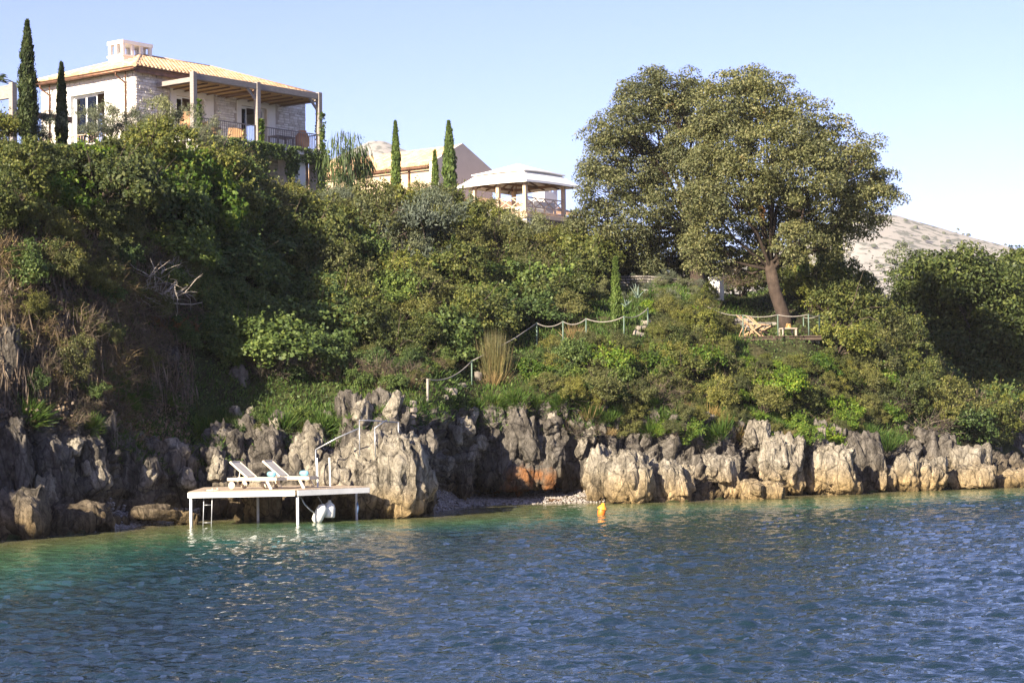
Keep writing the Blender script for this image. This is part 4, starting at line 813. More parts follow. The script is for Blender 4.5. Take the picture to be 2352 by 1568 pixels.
GRASS = m_leaf('grass_blade', [(0.036, 0.074, 0.014), (0.060, 0.120, 0.024), (0.120, 0.162, 0.042)], 0.35, 0.1, brown=((0.13, 0.105, 0.05), 0.7, 0.66))
EVER = m_leaf('dark_evergreen_leaf', [(0.026, 0.042, 0.014), (0.055, 0.078, 0.024), (0.105, 0.125, 0.04)], .2, .15)
TWIG = m_plain('twig_bark', (0.085, 0.062, 0.046), 0.9, var=0.4, scale=6)
PALETWIG = m_plain('bleached_twig', (0.46, 0.40, 0.33), 0.9, var=0.3, scale=6)
BARK = m_piece('oak_bark', [(0.036, 0.026, 0.020), (0.066, 0.047, 0.036)], 0.95, 0.5, 5, 0.9)

def shrub_mesh(name, mat, seed, leaves=3600, size=0.085, aspect=0.6, shape=(1, 1, 0.85), nclump=120, twigs=14, droop=0.0, upward=0.0, sig=0.13, shoots=46):
    """about 1 m radius, root at z = 0"""
    rs = R_(seed); nb = 7
    bc = sphere_pts(nb, rs) * np.array([0.55, 0.55, 0.4]) + np.array([0, 0, 0.62]); bc[:, 2] = np.clip(bc[:, 2], 0.3, 1.15); br = 0.38 + 0.25 * rs.rand(nb)
    nk = int(nclump * .26); which = rs.randint(0, nb, nk); dirs0 = sphere_pts(nk, rs); dirs0[:, 2] = np.abs(dirs0[:, 2]) * 0.9 - 0.25 * rs.rand(nk)
    cc = bc[which] + dirs0 * (br[which] * (0.72 + 0.5 * rs.rand(nk)))[:, None]; cc[:, 2] = np.maximum(cc[:, 2], 0.05); cc *= np.array(shape); brad = sig * (1.05 + 1.0 * rs.rand(nk))
    w_ = brad ** 2 / (brad ** 2).sum(); idx = rs.choice(nk, leaves, p=w_); dl = sphere_pts(leaves, rs); dl[:, 2] = np.where(dl[:, 2] < -.4, -dl[:, 2], dl[:, 2])
    C = cc[idx] + dl * (brad[idx] * (.6 + .5 * rs.rand(leaves)))[:, None] * np.array([1, 1, .85]); C[:, 2] = np.maximum(C[:, 2], -0.15); Nn = dl * .8 + dirs0[idx] * .4; nclump = nk
    ax = np.array([0, 0, 1.0]) * upward + Nn * (1 if upward else 0) if upward else None
    V1, F1 = leaf_quads(C, Nn + np.array([0, 0, .25]), size, aspect, rs, 0.06, droop, ax)
    ns = shoots; sd_ = sphere_pts(ns, rs); sd_[:, 2] = np.abs(sd_[:, 2]) + .35; sd_ /= np.linalg.norm(sd_, axis=1, keepdims=True); sb = cc[rs.randint(0, nclump, ns)]; sl = .25 + .45 * rs.rand(ns)
    si = np.repeat(np.arange(ns), 16); st_ = rs.rand(len(si)); CS_ = sb[si] + sd_[si] * (sl[si] * st_)[:, None] + rs.normal(size=(len(si), 3)) * .025; V3, F3 = leaf_quads(CS_, sd_[si] + rs.normal(size=(len(si), 3)) * .8, size * .95, aspect, rs, .06, droop)
    mb = MB(); twig_tubes(mb, rs, [(0, 0, 0)] * twigs, cc[rs.randint(0, nclump, twigs)] + np.array([0, 0, .2]), 1.15, 0.022)
    V2, F2 = mb_quads(mb)
    return mesh_join(name, [(V1, F1, 0), (V3, F3, 0), (V2, F2, 1)], [mat, TWIG])
def dead_mesh(name, mat, seed, n=170, L=0.9, leafy=None, leaves=500):
    rs = R_(seed); mb = MB(); main = sphere_pts(12, rs); main[:, 2] = np.abs(main[:, 2]) * .8 + .15
    twig_tubes(mb, rs, [(0, 0, 0)] * 12, main, 1.1, 0.035, 0.25, 5)
    st = main[rs.randint(0, 12, n)] * (0.25 + 0.8 * rs.rand(n))[:, None]; dd = st + rs.normal(size=(n, 3)) * 0.6
    twig_tubes(mb, rs, st, dd, L * 0.55, 0.013, 0.35, 4, 3)
    V2, F2 = mb_quads(mb); parts = [(V2, F2, 0)]
    if leafy:
        C = st[rs.randint(0, n, leaves)] + rs.normal(size=(leaves, 3)) * .16; V1, F1 = leaf_quads(C, sphere_pts(leaves, rs), 0.08, 0.5, rs); parts.append((V1, F1, 1))
    return mesh_join(name, parts, [mat] + ([leafy] if leafy else []))
def blade_quads(base, tip, width, rs):
    d = tip - base; side = np.cross(d, rs.normal(size=d.shape)); side /= np.linalg.norm(side, axis=1, keepdims=True) + 1e-9; w = (width * (0.6 + 0.8 * rs.rand(len(base))))[:, None]
    mid = base + d * 0.55; V = np.stack([base, mid + side * w * .5, tip, mid - side * w * .5], 1).reshape(-1, 3); return V, np.arange(len(base) * 4).reshape(-1, 4)
def tuft_mesh(name, mat, seed, n=420, H=1.0, spread=0.35, width=0.02, root=0.18):
    rs = R_(seed); base = np.concatenate([rs.normal(size=(n, 2)) * root, np.zeros((n, 1)) - .05], 1)
    dirs = np.concatenate([base[:, :2] / root * spread * 0.6 + rs.normal(size=(n, 2)) * spread * 0.55, np.ones((n, 1))], 1); L = (H * (0.45 + 0.6 * rs.rand(n)))[:, None]
    tip = base + dirs / np.linalg.norm(dirs, axis=1, keepdims=True) * L; V, F = blade_quads(base, tip, width, rs); return mesh_np(name, V, F, mat)

MESH = {}
for kk, mat in (('green', GREEN), ('olive', OLIVE), ('ivy', IVY), ('lime', LIME), ('silver', SILVER)):
    for v in range(3):
        if kk == 'silver': me = shrub_mesh('shrub_' + kk, mat, 40 + v, 4200, 0.075, 0.28, (1, 1, 0.95), 150, 14, 0, 0.9, 0.15)
        elif kk == 'ivy': me = shrub_mesh('shrub_' + kk, mat, 60 + v, 4200, 0.085, 0.85, (1, 1, 0.8), 170, 8, 0.35, 0, 0.16)
        elif kk == 'lime': me = shrub_mesh('shrub_' + kk, mat, 80 + v, 2800, 0.10, 0.8, (1, 1, 0.75), 130, 8, 0.3, 0, 0.15)
        elif kk == 'olive': me = shrub_mesh('shrub_' + kk, mat, 100 + v, 4400, 0.070, 0.5, (1, 1, 0.85), 190, 22, 0, 0.3, 0.12)
        else: me = shrub_mesh('shrub_' + kk, mat, 120 + v, 4400, 0.078, 0.6, (1, 1, 0.9), 170, 14, 0, 0.25, 0.125)
        MESH[kk, v] = me
for v in range(2):
    MESH['dead', v] = dead_mesh('shrub_dead', DEAD, 150 + v, 200, 1.0, OLIVE, 350)
MESH['bleached', 0] = dead_mesh('shrub_bleached', PALETWIG, 160, 190, 1.0, GREEN, 260)
MESH['withered', 0] = shrub_mesh('shrub_withered', RUSTL, 170, 1500, 0.09, 0.55, (1, 1, 0.6), 80, 16)
MESH['broom', 0] = tuft_mesh('broom', BROOM, 180, 1800, 1.0, 0.40, 0.014, 0.26)
MESH['straw', 0] = tuft_mesh('straw', STRAW, 181, 240, 1.0, 0.45, 0.022, 0.16)
MESH['lush', 0] = tuft_mesh('lush', GRASS, 182, 420, 1.0, 0.75, 0.05, 0.28)

SHRUB_NAME = {'green': 'evergreen_shrub', 'olive': 'scrub_bush', 'ivy': 'ivy_mound', 'lime': 'vine_mound', 'silver': 'silver_shrub', 'dead': 'dry_brush', 'bleached': 'bleached_brush', 'withered': 'withered_shrub', 'broom': 'broom_shrub', 'straw': 'dry_grass_tuft', 'lush': 'grass_clump'}
prs = random.Random(11)
def plant(kind, pos, r, label, group=None, h=1.0, tilt=None, cat=None, sink=0.12):
    v = prs.choice([k[1] for k in MESH if k[0] == kind]); o = link(SHRUB_NAME[kind], MESH[kind, v])
    o.location = Vector(pos) - Vector((0, 0, sink * r)); o.scale = (r * prs.uniform(.9, 1.12), r * prs.uniform(.9, 1.12), r * h); o.rotation_euler = (prs.uniform(-.12, .12), prs.uniform(-.12, .12), prs.uniform(0, 6.28))
    if tilt is not None:
        q = Vector((0, 0, 1)).lerp(Vector(tilt), 0.55).to_track_quat('Z', 'Y'); o.rotation_euler = (q @ Euler((0, 0, prs.uniform(0, 6.28))).to_quaternion()).to_euler()
    return tag(o, label, cat or ('grass' if kind in ('straw', 'lush') else 'shrub'), group)
def inside(poly, x, y):
    c = False
    for (x0, y0), (x1, y1) in zip(poly, poly[1:] + poly[:1]):
        if (y0 > y) != (y1 > y) and x < (x1 - x0) * (y - y0) / (y1 - y0) + x0: c = not c
    return c
PLANTED = []
CLEAR = [(982, 871, 78.5), (983, 900, 78.5), (1000, 868, 79.5), (1030, 862, 80), (1060, 848, 81), (1083, 829, 81.5), (1083, 860, 81.5), (1020, 902, 78.5), (1040, 900, 78.5), (1058, 887, 79.5), (1100, 866, 81), (1185, 775, 85), (1210, 758, 85.5), (1233, 745, 86), (1233, 775, 86), (1262, 745, 86.3), (1293, 740, 86.5), (1320, 738, 86.7), (1346, 733, 87), (1380, 738, 87.3), (1416, 730, 87), (1416, 690, 87), (1433, 727, 88), (1488, 712, 90), (1470, 742, 89), (1468, 765, 89),
         (1670, 750, 93.5), (1700, 740, 91.5), (1720, 765, 91.5), (1760, 765, 91.5), (1800, 765, 91.5), (1850, 765, 91.5), (1880, 760, 91.5), (1680, 716, 91.5), (1760, 785, 91.5), (1820, 786, 91.5), (1860, 786, 91.5), (1785, 700, 94), (1780, 660, 94), (1450, 645, 99), (1520, 648, 99.5), (1570, 656, 100), (1500, 668, 97.5), (1570, 672, 98), (1648, 655, 98.5), (1465, 670, 96.5), (930, 960, 76), (940, 985, 75), (960, 950, 75)]
SKYX = [-50, 0, 120, 200, 280, 400, 480, 530, 560, 620, 700, 860, 940, 1050, 1110, 1160, 1195, 1230, 1330, 1400, 1640, 1700, 1850, 1960, 2010, 2060, 2110, 2160, 2200, 2240, 2352, 2400]
SKYY = [320, 325, 345, 310, 300, 300, 312, 345, 410, 425, 425, 432, 425, 428, 455, 480, 515, 520, 520, 560, 600, 612, 606, 618, 660, 712, 780, 860, 900, 870, 850, 850]
def over_sky(p, r, h):
    c = p + Vector((0, 0, r * h * 1.12)); d = CR.transposed() @ (c - CPOS); x = 1176 + FPX * d.x / -d.z; y = 784 - FPX * d.y / -d.z
    return y < np.interp(x, SKYX, SKYY)
def blocks_view(p, r, h):
    for dz in (.35, .85):
        c = p + Vector((0, 0, r * h * dz)); d = CR.transposed() @ (c - CPOS); x = 1176 + FPX * d.x / -d.z; y = 784 - FPX * d.y / -d.z
        for px_, py_, Y in CLEAR:
            if c.y < Y + .4 and math.hypot(px_ - x, py_ - y) < r * .95 * pxm(c.y) + 3: return True
    return False
LANDMARK = [(110, 'below the tall cypress'), (230, 'below the side window'), (340, 'below the villa corner'), (480, 'below the first pergola post'), (640, 'below the middle pergola post'), (760, 'below the last pergola post'), (870, 'below the pepper tree'), (960, 'below the annex roof'), (1060, 'left of the broom bush'), (1200, 'around the broom bush'), (1345, 'below the gazebo'), (1460, 'by the young cypress'), (1600, 'below the terrace wall'), (1700, 'left of the deck chairs'), (1790, 'below the deck chairs'), (1890, 'below the low table'), (2060, 'below the rear cypresses'), (9999, 'below the round evergreen')]
def thicket(poly, kinds, rad, gap, label, group, hsc=(0.8, 1.15), tries=900, tilt=True, dens=1.0, sink=.12):
    """plants rooted where the sight lines of a picture area meet the hillside"""
    xs = [p[0] for p in poly]; ys = [p[1] for p in poly]; got = []
    for _ in range(tries):
        x = prs.uniform(min(xs), max(xs)); y = prs.uniform(min(ys), max(ys))
        if not inside(poly, x, y): continue
        p, n = hit(x, y)
        if p is None or p.z < 0.4: continue
        r = prs.uniform(*rad); hs = prs.uniform(*hsc)
        while r > .3 and over_sky(p, r, hs): r *= .85
        if over_sky(p, r, hs) and r < .32: continue
        if blocks_view(p, r, hs):
            r *= .55
            if blocks_view(p, r, hs): continue
        if any((p - q).length < gap * (r + rq) for q, rq in got): continue
        got.append((p, r)); k = prs.choices([a for a, b in kinds], [b for a, b in kinds])[0]
        lab = label[k]; mk = next(m for lim, m in LANDMARK if x < lim); sz = 'large ' if r > (rad[0] * .35 + rad[1] * .65) else 'small ' if r < (rad[0] * .7 + rad[1] * .3) else ''
        lab = sz + lab
        if len((lab + ', ' + mk).split()) <= 16: lab += ', ' + mk
        plant(k, p, r, lab, group + ', ' + SHRUB_NAME[k].replace('_', ' '), hs, n if tilt else None, sink=sink)
    PLANTED.append((group, len(got)))

# ------------------------------------------------------------------ the wooded slope
thicket([(-40, 420), (0, 395), (150, 400), (330, 380), (520, 400), (560, 470), (400, 500), (160, 500), (-40, 520)], [('green', 6), ('olive', 2), ('lime', 1)], (1.2, 2.2), 0.5,
        {'green': 'sunlit yellow-green evergreen shrub crowning the bluff below the villa', 'olive': 'olive-brown scrub bush crowning the bluff below the villa', 'lime': 'bright vine mound crowning the bluff below the villa'}, 'shrubs crowning the left bluff')
thicket([(-30, 500), (150, 500), (300, 480), (300, 600), (180, 640), (-30, 620)], [('green', 3), ('olive', 3), ('dead', 2)], (0.7, 1.15), 0.5,
        {'green': 'shaded evergreen shrub hanging on the upper face of the left bluff', 'olive': 'brownish scrub bush hanging on the upper face of the left bluff', 'dead': 'bare brown brushwood hanging on the upper face of the left bluff'}, 'brush on the left bluff face')
thicket([(-30, 600), (420, 560), (420, 800), (300, 860), (80, 860), (-30, 720)], [('dead', 6), ('olive', 2), ('ivy', 1)], (0.55, 1.0), 0.5,
        {'dead': 'bare brown brushwood tangled on the shaded left cliff', 'olive': 'brownish scrub bush on the shaded left cliff', 'ivy': 'dark ivy mound on the shaded left cliff'}, 'tangle on the shaded left cliff')
thicket([(330, 440), (560, 430), (680, 560), (760, 760), (690, 860), (480, 830), (400, 640)], [('ivy', 9), ('green', 1)], (0.9, 1.9), 0.46,
        {'ivy': 'dark green ivy mound draped down the slope under the terrace', 'green': 'evergreen shrub poking through the ivy under the terrace'}, 'ivy draped under the terrace', (0.7, 1.0))
thicket([(540, 490), (700, 470), (860, 475), (1040, 500), (1180, 530), (1330, 575), (1340, 660), (1180, 660), (1000, 640), (800, 620), (640, 600)], [('olive', 7), ('green', 4), ('silver', 1)], (1.1, 2.3), 0.48,
        {'olive': 'sunlit olive-brown scrub bush along the slope top between villa and gazebo', 'green': 'evergreen shrub along the slope top between villa and gazebo', 'silver': 'silvery shrub along the slope top between villa and gazebo'}, 'scrub along the slope top')
thicket([(640, 600), (900, 630), (1200, 660), (1340, 650), (1350, 700), (1230, 760), (1100, 800), (900, 830), (740, 800), (690, 700)], [('green', 5), ('ivy', 4), ('olive', 3)], (1.0, 2.0), 0.48,
        {'green': 'dark evergreen shrub on the middle slope above the grass', 'ivy': 'dark ivy mound on the middle slope above the grass', 'olive': 'dull scrub bush on the middle slope above the grass'}, 'shrubs on the middle slope')
thicket([(500, 830), (700, 800), (900, 840), (1050, 820), (1090, 860), (900, 900), (660, 870)], [('dead', 3), ('olive', 2), ('ivy', 2)], (0.5, 0.85), 0.55,
        {'dead': 'brown dry brush at the foot of the middle slope', 'olive': 'low scrub bush at the foot of the middle slope', 'ivy': 'low ivy mound at the foot of the middle slope'}, 'low brush at the slope foot')
thicket([(1190, 815), (1330, 800), (1420, 780), (1500, 800), (1560, 860), (1560, 930), (1400, 940), (1240, 900)], [('lime', 2), ('olive', 4), ('ivy', 3), ('dead', 1)], (0.5, 1.05), 0.55,
        {'lime': 'bright green vine mound on the bank below the rope path', 'olive': 'olive scrub bush on the bank below the rope path', 'ivy': 'dark ivy mound on the bank below the rope path', 'dead': 'dry brush on the bank below the rope path'}, 'bank below the rope path')
thicket([(1500, 705), (1620, 690), (1650, 740), (1670, 800), (1640, 880), (1540, 870), (1490, 790)], [('olive', 6), ('lime', 1), ('green', 3)], (0.75, 1.25), 0.42,
        {'olive': 'olive-green climber bush heaped left of the tree deck', 'lime': 'bright climber mound heaped left of the tree deck', 'green': 'evergreen climber bush heaped left of the tree deck'}, 'climbers left of the tree deck', (0.9, 1.3))
thicket([(1620, 850), (1700, 835), (1900, 830), (2010, 870), (2060, 960), (1960, 985), (1800, 960), (1640, 930)], [('olive', 5), ('lime', 2), ('green', 3), ('dead', 1)], (0.5, 1.1), 0.52,
        {'olive': 'sunlit olive scrub bush on the bank under the tree deck', 'lime': 'yellow-green vine mound on the bank under the tree deck', 'green': 'evergreen shrub on the bank under the tree deck', 'dead': 'dry brush on the bank under the tree deck'}, 'bank under the tree deck')
thicket([(1840, 705), (1960, 690), (2050, 740), (2130, 800), (2190, 900), (2190, 985), (2080, 985), (2000, 860), (1900, 810)], [('green', 6), ('olive', 3), ('dead', 1)], (1.1, 2.0), 0.46,
        {'green': 'dark evergreen shrub shaded by the great oak on the point', 'olive': 'brownish scrub bush shaded by the great oak on the point', 'dead': 'dry brush shaded by the great oak on the point'}, 'shaded shrubs on the point')
thicket([(2190, 940), (2352, 900), (2390, 1010), (2200, 1010)], [('green', 4), ('ivy', 3), ('dead', 2)], (0.8, 1.5), 0.42,
        {'dead': 'reddish dry brush at the foot of the far trees', 'green': 'dark evergreen shrub at the foot of the far trees', 'ivy': 'dark ivy mound at the foot of the far trees'}, 'brush under the far trees')
thicket([(1330, 600), (1500, 600), (1660, 650), (1660, 690), (1480, 690), (1350, 690)], [('silver', 5), ('olive', 2)], (0.35, 0.65), 0.75,
        {'silver': 'low grey lavender clump on the garden terrace', 'olive': 'low scrub clump on the garden terrace'}, 'low clumps on the garden terrace')
thicket([(1000, 940), (1060, 930), (1180, 930), (1300, 950), (1460, 950), (1600, 940), (1640, 980), (1780, 985), (1990, 1000), (2050, 1000), (1900, 970), (1600, 930), (1200, 915)], [('lush', 4), ('olive', 1), ('straw', 1)], (0.35, 0.6), 0.6,
        {'lush': 'green grass clump on the lip of the sea cliff', 'olive': 'low scrub bush on the lip of the sea cliff', 'straw': 'dry grass tuft on the lip of the sea cliff'}, 'plants on the cliff lip')
thicket([(1390, 960), (1500, 955), (1640, 955), (1760, 975), (1860, 985), (2040, 1005), (2040, 1030), (1800, 1010), (1600, 1000), (1400, 1000)], [('lush', 3), ('lime', 2), ('olive', 3), ('straw', 1)], (0.4, 0.75), 0.55,
        {'lush': 'green grass clump spilling over the sunlit cliff', 'lime': 'bright vine spilling over the sunlit cliff', 'olive': 'olive scrub spilling over the sunlit cliff', 'straw': 'dry grass tuft spilling over the sunlit cliff'}, 'plants spilling over the right cliff')
thicket([(460, 960), (560, 950), (680, 960), (760, 950), (760, 990), (600, 1000), (460, 1000)], [('lush', 4), ('olive', 1), ('ivy', 2)], (0.35, 0.65), 0.55,
        {'lush': 'grass clump on the cliff lip above the loungers', 'olive': 'low scrub on the cliff lip above the loungers', 'ivy': 'ivy clump on the cliff lip above the loungers'}, 'plants above the loungers')
thicket([(60, 860), (300, 870), (420, 900), (240, 980), (60, 960)], [('dead', 4), ('lush', 2), ('ivy', 1)], (0.4, 0.7), 0.6,
        {'dead': 'low brown brush on the ledge of the shaded cliff', 'lush': 'grass clump on the ledge of the shaded cliff', 'ivy': 'dark ivy clump on the ledge of the shaded cliff'}, 'plants on the shaded ledge')

# ground cover: grass and creeping leaves over the earth between the shrubs
def cover(name, test, n, kind, mat, label, cat, seed):
    rs = R_(seed); ok = test(QX, LV); cell = np.where(ok.reshape(NL, NX)[:-1, :-1].ravel())[0]
    f = Fg[cell]; a = V[f[:, 0]]; b = V[f[:, 1]]; c = V[f[:, 3]]; area = np.linalg.norm(np.cross(b - a, c - a), axis=1); pick = rs.choice(len(f), n, p=area / area.sum())
    u, w = rs.rand(n, 1), rs.rand(n, 1); p = a[pick] + (b - a)[pick] * u + (c - a)[pick] * w; nn = NR[f[pick, 0]]; nn = np.where((nn[:, 1:2] > 0.3) & (nn[:, 2:3] < 0), -nn, nn)
    if kind == 'grass':
        d = nn * .5 + np.array([0, 0, .8]) + rs.normal(size=(n, 3)) * .45; L = (0.14 + 0.30 * rs.rand(n) ** 2)[:, None]; tip = p + d / np.linalg.norm(d, axis=1, keepdims=True) * L; tip[:, 2] -= L[:, 0] * .15
        Vq, Fq = blade_quads(p - nn * .02, tip, 0.035, rs)
    else:
        lift = (rs.rand(n, 1) ** 1.5) * 0.28; Vq, Fq = leaf_quads(p + nn * lift, nn, 0.10, 0.8, rs, 0.05, 0.3)
    o = link(name, mesh_np(name, Vq, Fq, mat)); tag(o, label, cat, kind='stuff'); return o
cover('grass', lambda x, l: ((x > 380) & (x < 1080) & (l > 3.7) & (l < 5.4)) | ((x > 1080) & (x < 2200) & (l > 3.6) & (l < 4.7)) | ((x > 230) & (x < 560) & (l > 2.9) & (l < 4.5)) | ((x > 1180) & (x < 1720) & (l > 5.2) & (l < 7.9)), 48000, 'grass', GRASS,
      'green grass covering the lower slope and garden terrace', 'grass', 301)
cover('ivy', lambda x, l: (x > -40) & (x < 2260) & (l > 4.6) & (l < 8.6) & ~((x > 1180) & (x < 1720) & (l > 5.2)) & ~((x < 380) & (l < 6)), 46000, 'leaf', IVY, 'dark creeping ivy and low leaves between the shrubs', 'ivy', 302)
cover('undergrowth', lambda x, l: (x > -40) & (x < 420) & (l > 3.9) & (l < 7.0), 18000, 'leaf', DEAD, 'dry brown undergrowth on the shaded left cliff', 'undergrowth', 303)

# ------------------------------------------------------------------ trees
def oak(name, base, fork, blobs, trunk_r, label, seed, dens=12.0, per=95, leaf=0.125, mat=OAKL, ball=.5, gapth=-.5, cat='tree'):
    rs = R_(seed); root = empty(name, base); tag(root, label, cat); B = Vector(base); mb = MB()
    fk = Vector(fork); mid = B.lerp(fk, .5) + Vector((-.12, 0, .05)); mb.tube([B - Vector((0, 0, .4)) - B, B.lerp(mid, .12) - B, mid - B, fk - B], [trunk_r * 1.25, trunk_r * 1.05, trunk_r * .95, trunk_r * .85], 14)
    mb.build('trunk', BARK, root)
    for c, r in blobs:
        c = Vector(c); st = B.lerp(fk, 0.82 + .18 * rs.rand()); q1 = st.lerp(c, .45) + Vector(rs.normal(size=3)) * r * .22; m2 = MB()
        rr = trunk_r * (.16 + .2 * min(1, r / 2.5)); m2.tube([st - B, q1 - B, st.lerp(c, .8) - B + Vector(rs.normal(size=3)) * .2, c - B], [rr, rr * .7, rr * .5, rr * .25], 7, False)
        for k in range(7):
            dd = Vector(sphere_pts(1, rs)[0]); s0 = q1.lerp(c, rs.rand()); m2.tube([s0 - B, s0.lerp(c + dd * r * .8, .5) - B + Vector(rs.normal(size=3)) * .15, c + dd * r * .85 - B], [rr * .3, rr * .18, .015], 4, False)
        m2.build('limb', BARK, root)
    # crown: many leaf balls set around each bough, leaves on the skin of every ball
    sc_ = []; sr_ = []; gp = []
    for c, r in blobs:
        n = max(5, int(dens * (r / .62) ** 2)); dr = sphere_pts(n, rs); wob = 1 + .25 * fbm(dr * 2.0 + rs.rand() * 50, 2, seed); rad = r * (.45 + .58 * rs.rand(n) ** .6) * wob
        sc_.append(np.array(c) + dr * rad[:, None] * np.array([1, 1, .9])); sr_.append(ball * (.6 + .7 * rs.rand(n)))
    sc_ = np.concatenate(sc_); sr_ = np.concatenate(sr_); gap = fbm(sc_ * 0.40, 2, seed + 5); keep = gap > gapth; sc_ = sc_[keep]; sr_ = sr_[keep]
    per_ = (per * (sr_ / ball) ** 2).astype(int) + 6; idx = np.repeat(np.arange(len(sc_)), per_); dr = sphere_pts(len(idx), rs); dr[:, 2] = np.where(dr[:, 2] < -.35, -dr[:, 2], dr[:, 2])
    C = sc_[idx] + dr * (sr_[idx] * (.62 + .45 * rs.rand(len(idx))))[:, None] * np.array([1, 1, .75]); Vq, Fq = leaf_quads(C - np.array(B), dr + np.array([0, 0, .3]), leaf, 0.55, rs, 0.06)
    link('crown', mesh_np('crown', Vq, Fq, mat), root); return root, rs
def blobs_px(lst, Y, seed, spread=2.2):
    rs = random.Random(seed); out = []
    for x, y, r in lst:
        yy = Y + rs.uniform(-spread, spread); out.append((tuple(P(x, y, yy)), r / pxm(Y)))
    return out
OAK_Y = 95.0
oak('great_oak_tree', P(1806, 742, OAK_Y), P(1766, 600, OAK_Y), blobs_px([(1690, 250, 80), (1760, 245, 80), (1840, 300, 85), (1905, 350, 80), (1675, 340, 75), (1760, 370, 100), (1850, 410, 95), (1950, 410, 80), (2000, 470, 62), (1690, 450, 85), (1780, 490, 95), (1890, 500, 80),
    (1960, 520, 52), (1640, 545, 70), (1720, 570, 60), (1835, 560, 55), (1660, 610, 42), (1610, 590, 48), (1905, 565, 45), (1735, 195, 35), (1680, 195, 30), (1985, 350, 38), (2030, 430, 34), (1632, 290, 50), (1625, 380, 56), (1618, 470, 58), (1630, 215, 26)], OAK_Y, 3), 0.31,
    'great spreading oak leaning over the small sun deck', 500)
oak('spreading_oak_tree', P(1606, 660, 103), P(1590, 520, 103), blobs_px([(1480, 225, 62), (1550, 215, 58), (1590, 265, 55), (1430, 290, 62), (1520, 310, 85), (1400, 360, 58), (1590, 350, 60), (1460, 400, 78), (1385, 440, 55), (1540, 420, 72), (1370, 520, 62), (1450, 510, 78), (1540, 530, 62), (1400, 585, 48), (1345, 580, 36), (1622, 290, 46), (1628, 380, 52), (1618, 470, 52), (1600, 560, 46),
    (1480, 590, 52), (1560, 600, 46), (1350, 605, 40), (1420, 615, 42), (1500, 622, 36), (1335, 545, 34), (1365, 385, 36), (1378, 310, 34), (1440, 215, 32), (1500, 180, 28), (1600, 210, 30)], 103, 7), 0.36,
    'second oak with a domed crown standing behind the great oak', 540)
def cypress(base, top, w, label, mat=CYP, seed=1, n=6500, name='cypress_tree'):
    rs = R_(seed); B = Vector(base); H = top; root = empty(name, base); tag(root, label, 'tree', None)
    MB().tube([(0, 0, -.2), (0, 0, H * .5), (0.02, 0, H * .93)], [w * .14, w * .09, .01], 7).build('trunk', BARK, root)
    t = rs.rand(n) ** .85; prof_ = np.interp(t, [0, .06, .25, .55, .8, .93, 1], [.55, .85, 1.0, .82, .5, .24, .03]) * w / 2
    ang = rs.rand(n) * 6.283; lob = 1 + .30 * pnoise(np.stack([t * 13, ang * .8, ang * 0], 1), seed + 3) + .55 * fbm(np.stack([np.cos(ang) * 1.5, np.sin(ang) * 1.5, t * 6.5], 1), 3, seed); rr = prof_ * lob * (0.68 + .36 * rs.rand(n)) * np.where(rs.rand(n) > .95, 1.3, 1.0)
    C = np.stack([np.cos(ang) * rr, np.sin(ang) * rr, t * H + .05], 1); Nn = np.stack([np.cos(ang), np.sin(ang), np.zeros(n)], 1)
    Vq, Fq = leaf_quads(C, Nn, 0.24 * min(1, H / 4 + .3), .34, rs, .05, 0, np.stack([np.cos(ang) * .35, np.sin(ang) * .35, np.ones(n)], 1)); link('crown', mesh_np('crown', Vq, Fq, mat), root); return root
def cyp_px(x, y0, y1, w, Y, label, **k):
    b = P(x, y1, Y); return cypress(b, (y1 - y0) / pxm(Y), w / pxm(Y), label, **k)
cyp_px(64, 48, 330, 40, 92, 'tallest dark cypress left of the villa', seed=1, n=9000)
cyp_px(142, 146, 350, 24, 94, 'slim dark cypress in front of the villa side wall', seed=2)
cyp_px(910, 280, 450, 20, 118, 'slim cypress in front of the tiled annex roof', seed=3, mat=CYPL)
cyp_px(1033, 280, 460, 30, 117, 'tall cypress between the annex and the gazebo', seed=4, mat=CYPL, n=8000)
cyp_px(1000, 348, 460, 14, 118, 'small thin cypress against the annex gable', seed=5, mat=CYPL, n=3500)
cyp_px(1416, 596, 752, 20, 87.5, 'bright green young cypress beside the rope path', seed=6, mat=CYPL)
cyp_px(1043, 545, 640, 20, 93, 'small cypress half sunk in the scrub of the slope', seed=7, mat=CYPL, n=4000)
cyp_px(1846, 545, 660, 24, 104, 'pale slim cypress right behind the great oak trunk', seed=8, mat=CYPL, n=4500)
cyp_px(1893, 520, 660, 34, 106, 'broader cypress behind the great oak on the point', seed=9)
cyp_px(1925, 520, 670, 30, 106.5, 'rearmost cypress beyond the great oak, next to the far hill', seed=10, mat=CYPL)
# trees on the far right
def roundtree(name, lst, Y, label, seed, mat, leaf=0.19, dens=10.0, per=80, ball=.66, gapth=-1.5, spread=2.0):
    bl = blobs_px(lst, Y, seed, spread); x = sum(b[0][0] for b in bl) / len(bl); y = Y; g = ground(x, y)
    return oak(name, (x, y, g), (x, y, max(g + .6, min(b[0][2] for b in bl))), bl, 0.2, label, seed, dens, per, leaf, mat, ball, gapth)
roundtree('evergreen_tree', [(2120, 650, 70), (2200, 640, 72), (2280, 660, 70), (2140, 740, 85), (2230, 750, 95), (2310, 760, 80), (2180, 830, 75), (2270, 840, 85), (2090, 690, 45), (2340, 850, 70), (2235, 905, 66), (2310, 925, 62), (2160, 890, 46)], 112, 'broad round evergreen tree half shaded at the far point', 600, EVER, .22, 12, 62, .8)
roundtree('bay_tree', [(2310, 640, 50), (2350, 625, 45), (2400, 660, 70), (2360, 720, 70), (2420, 760, 80), (2390, 850, 80)], 116, 'sunlit evergreen tree cut by the right edge of the view', 620, EVER, .22, 12, 62, .8)
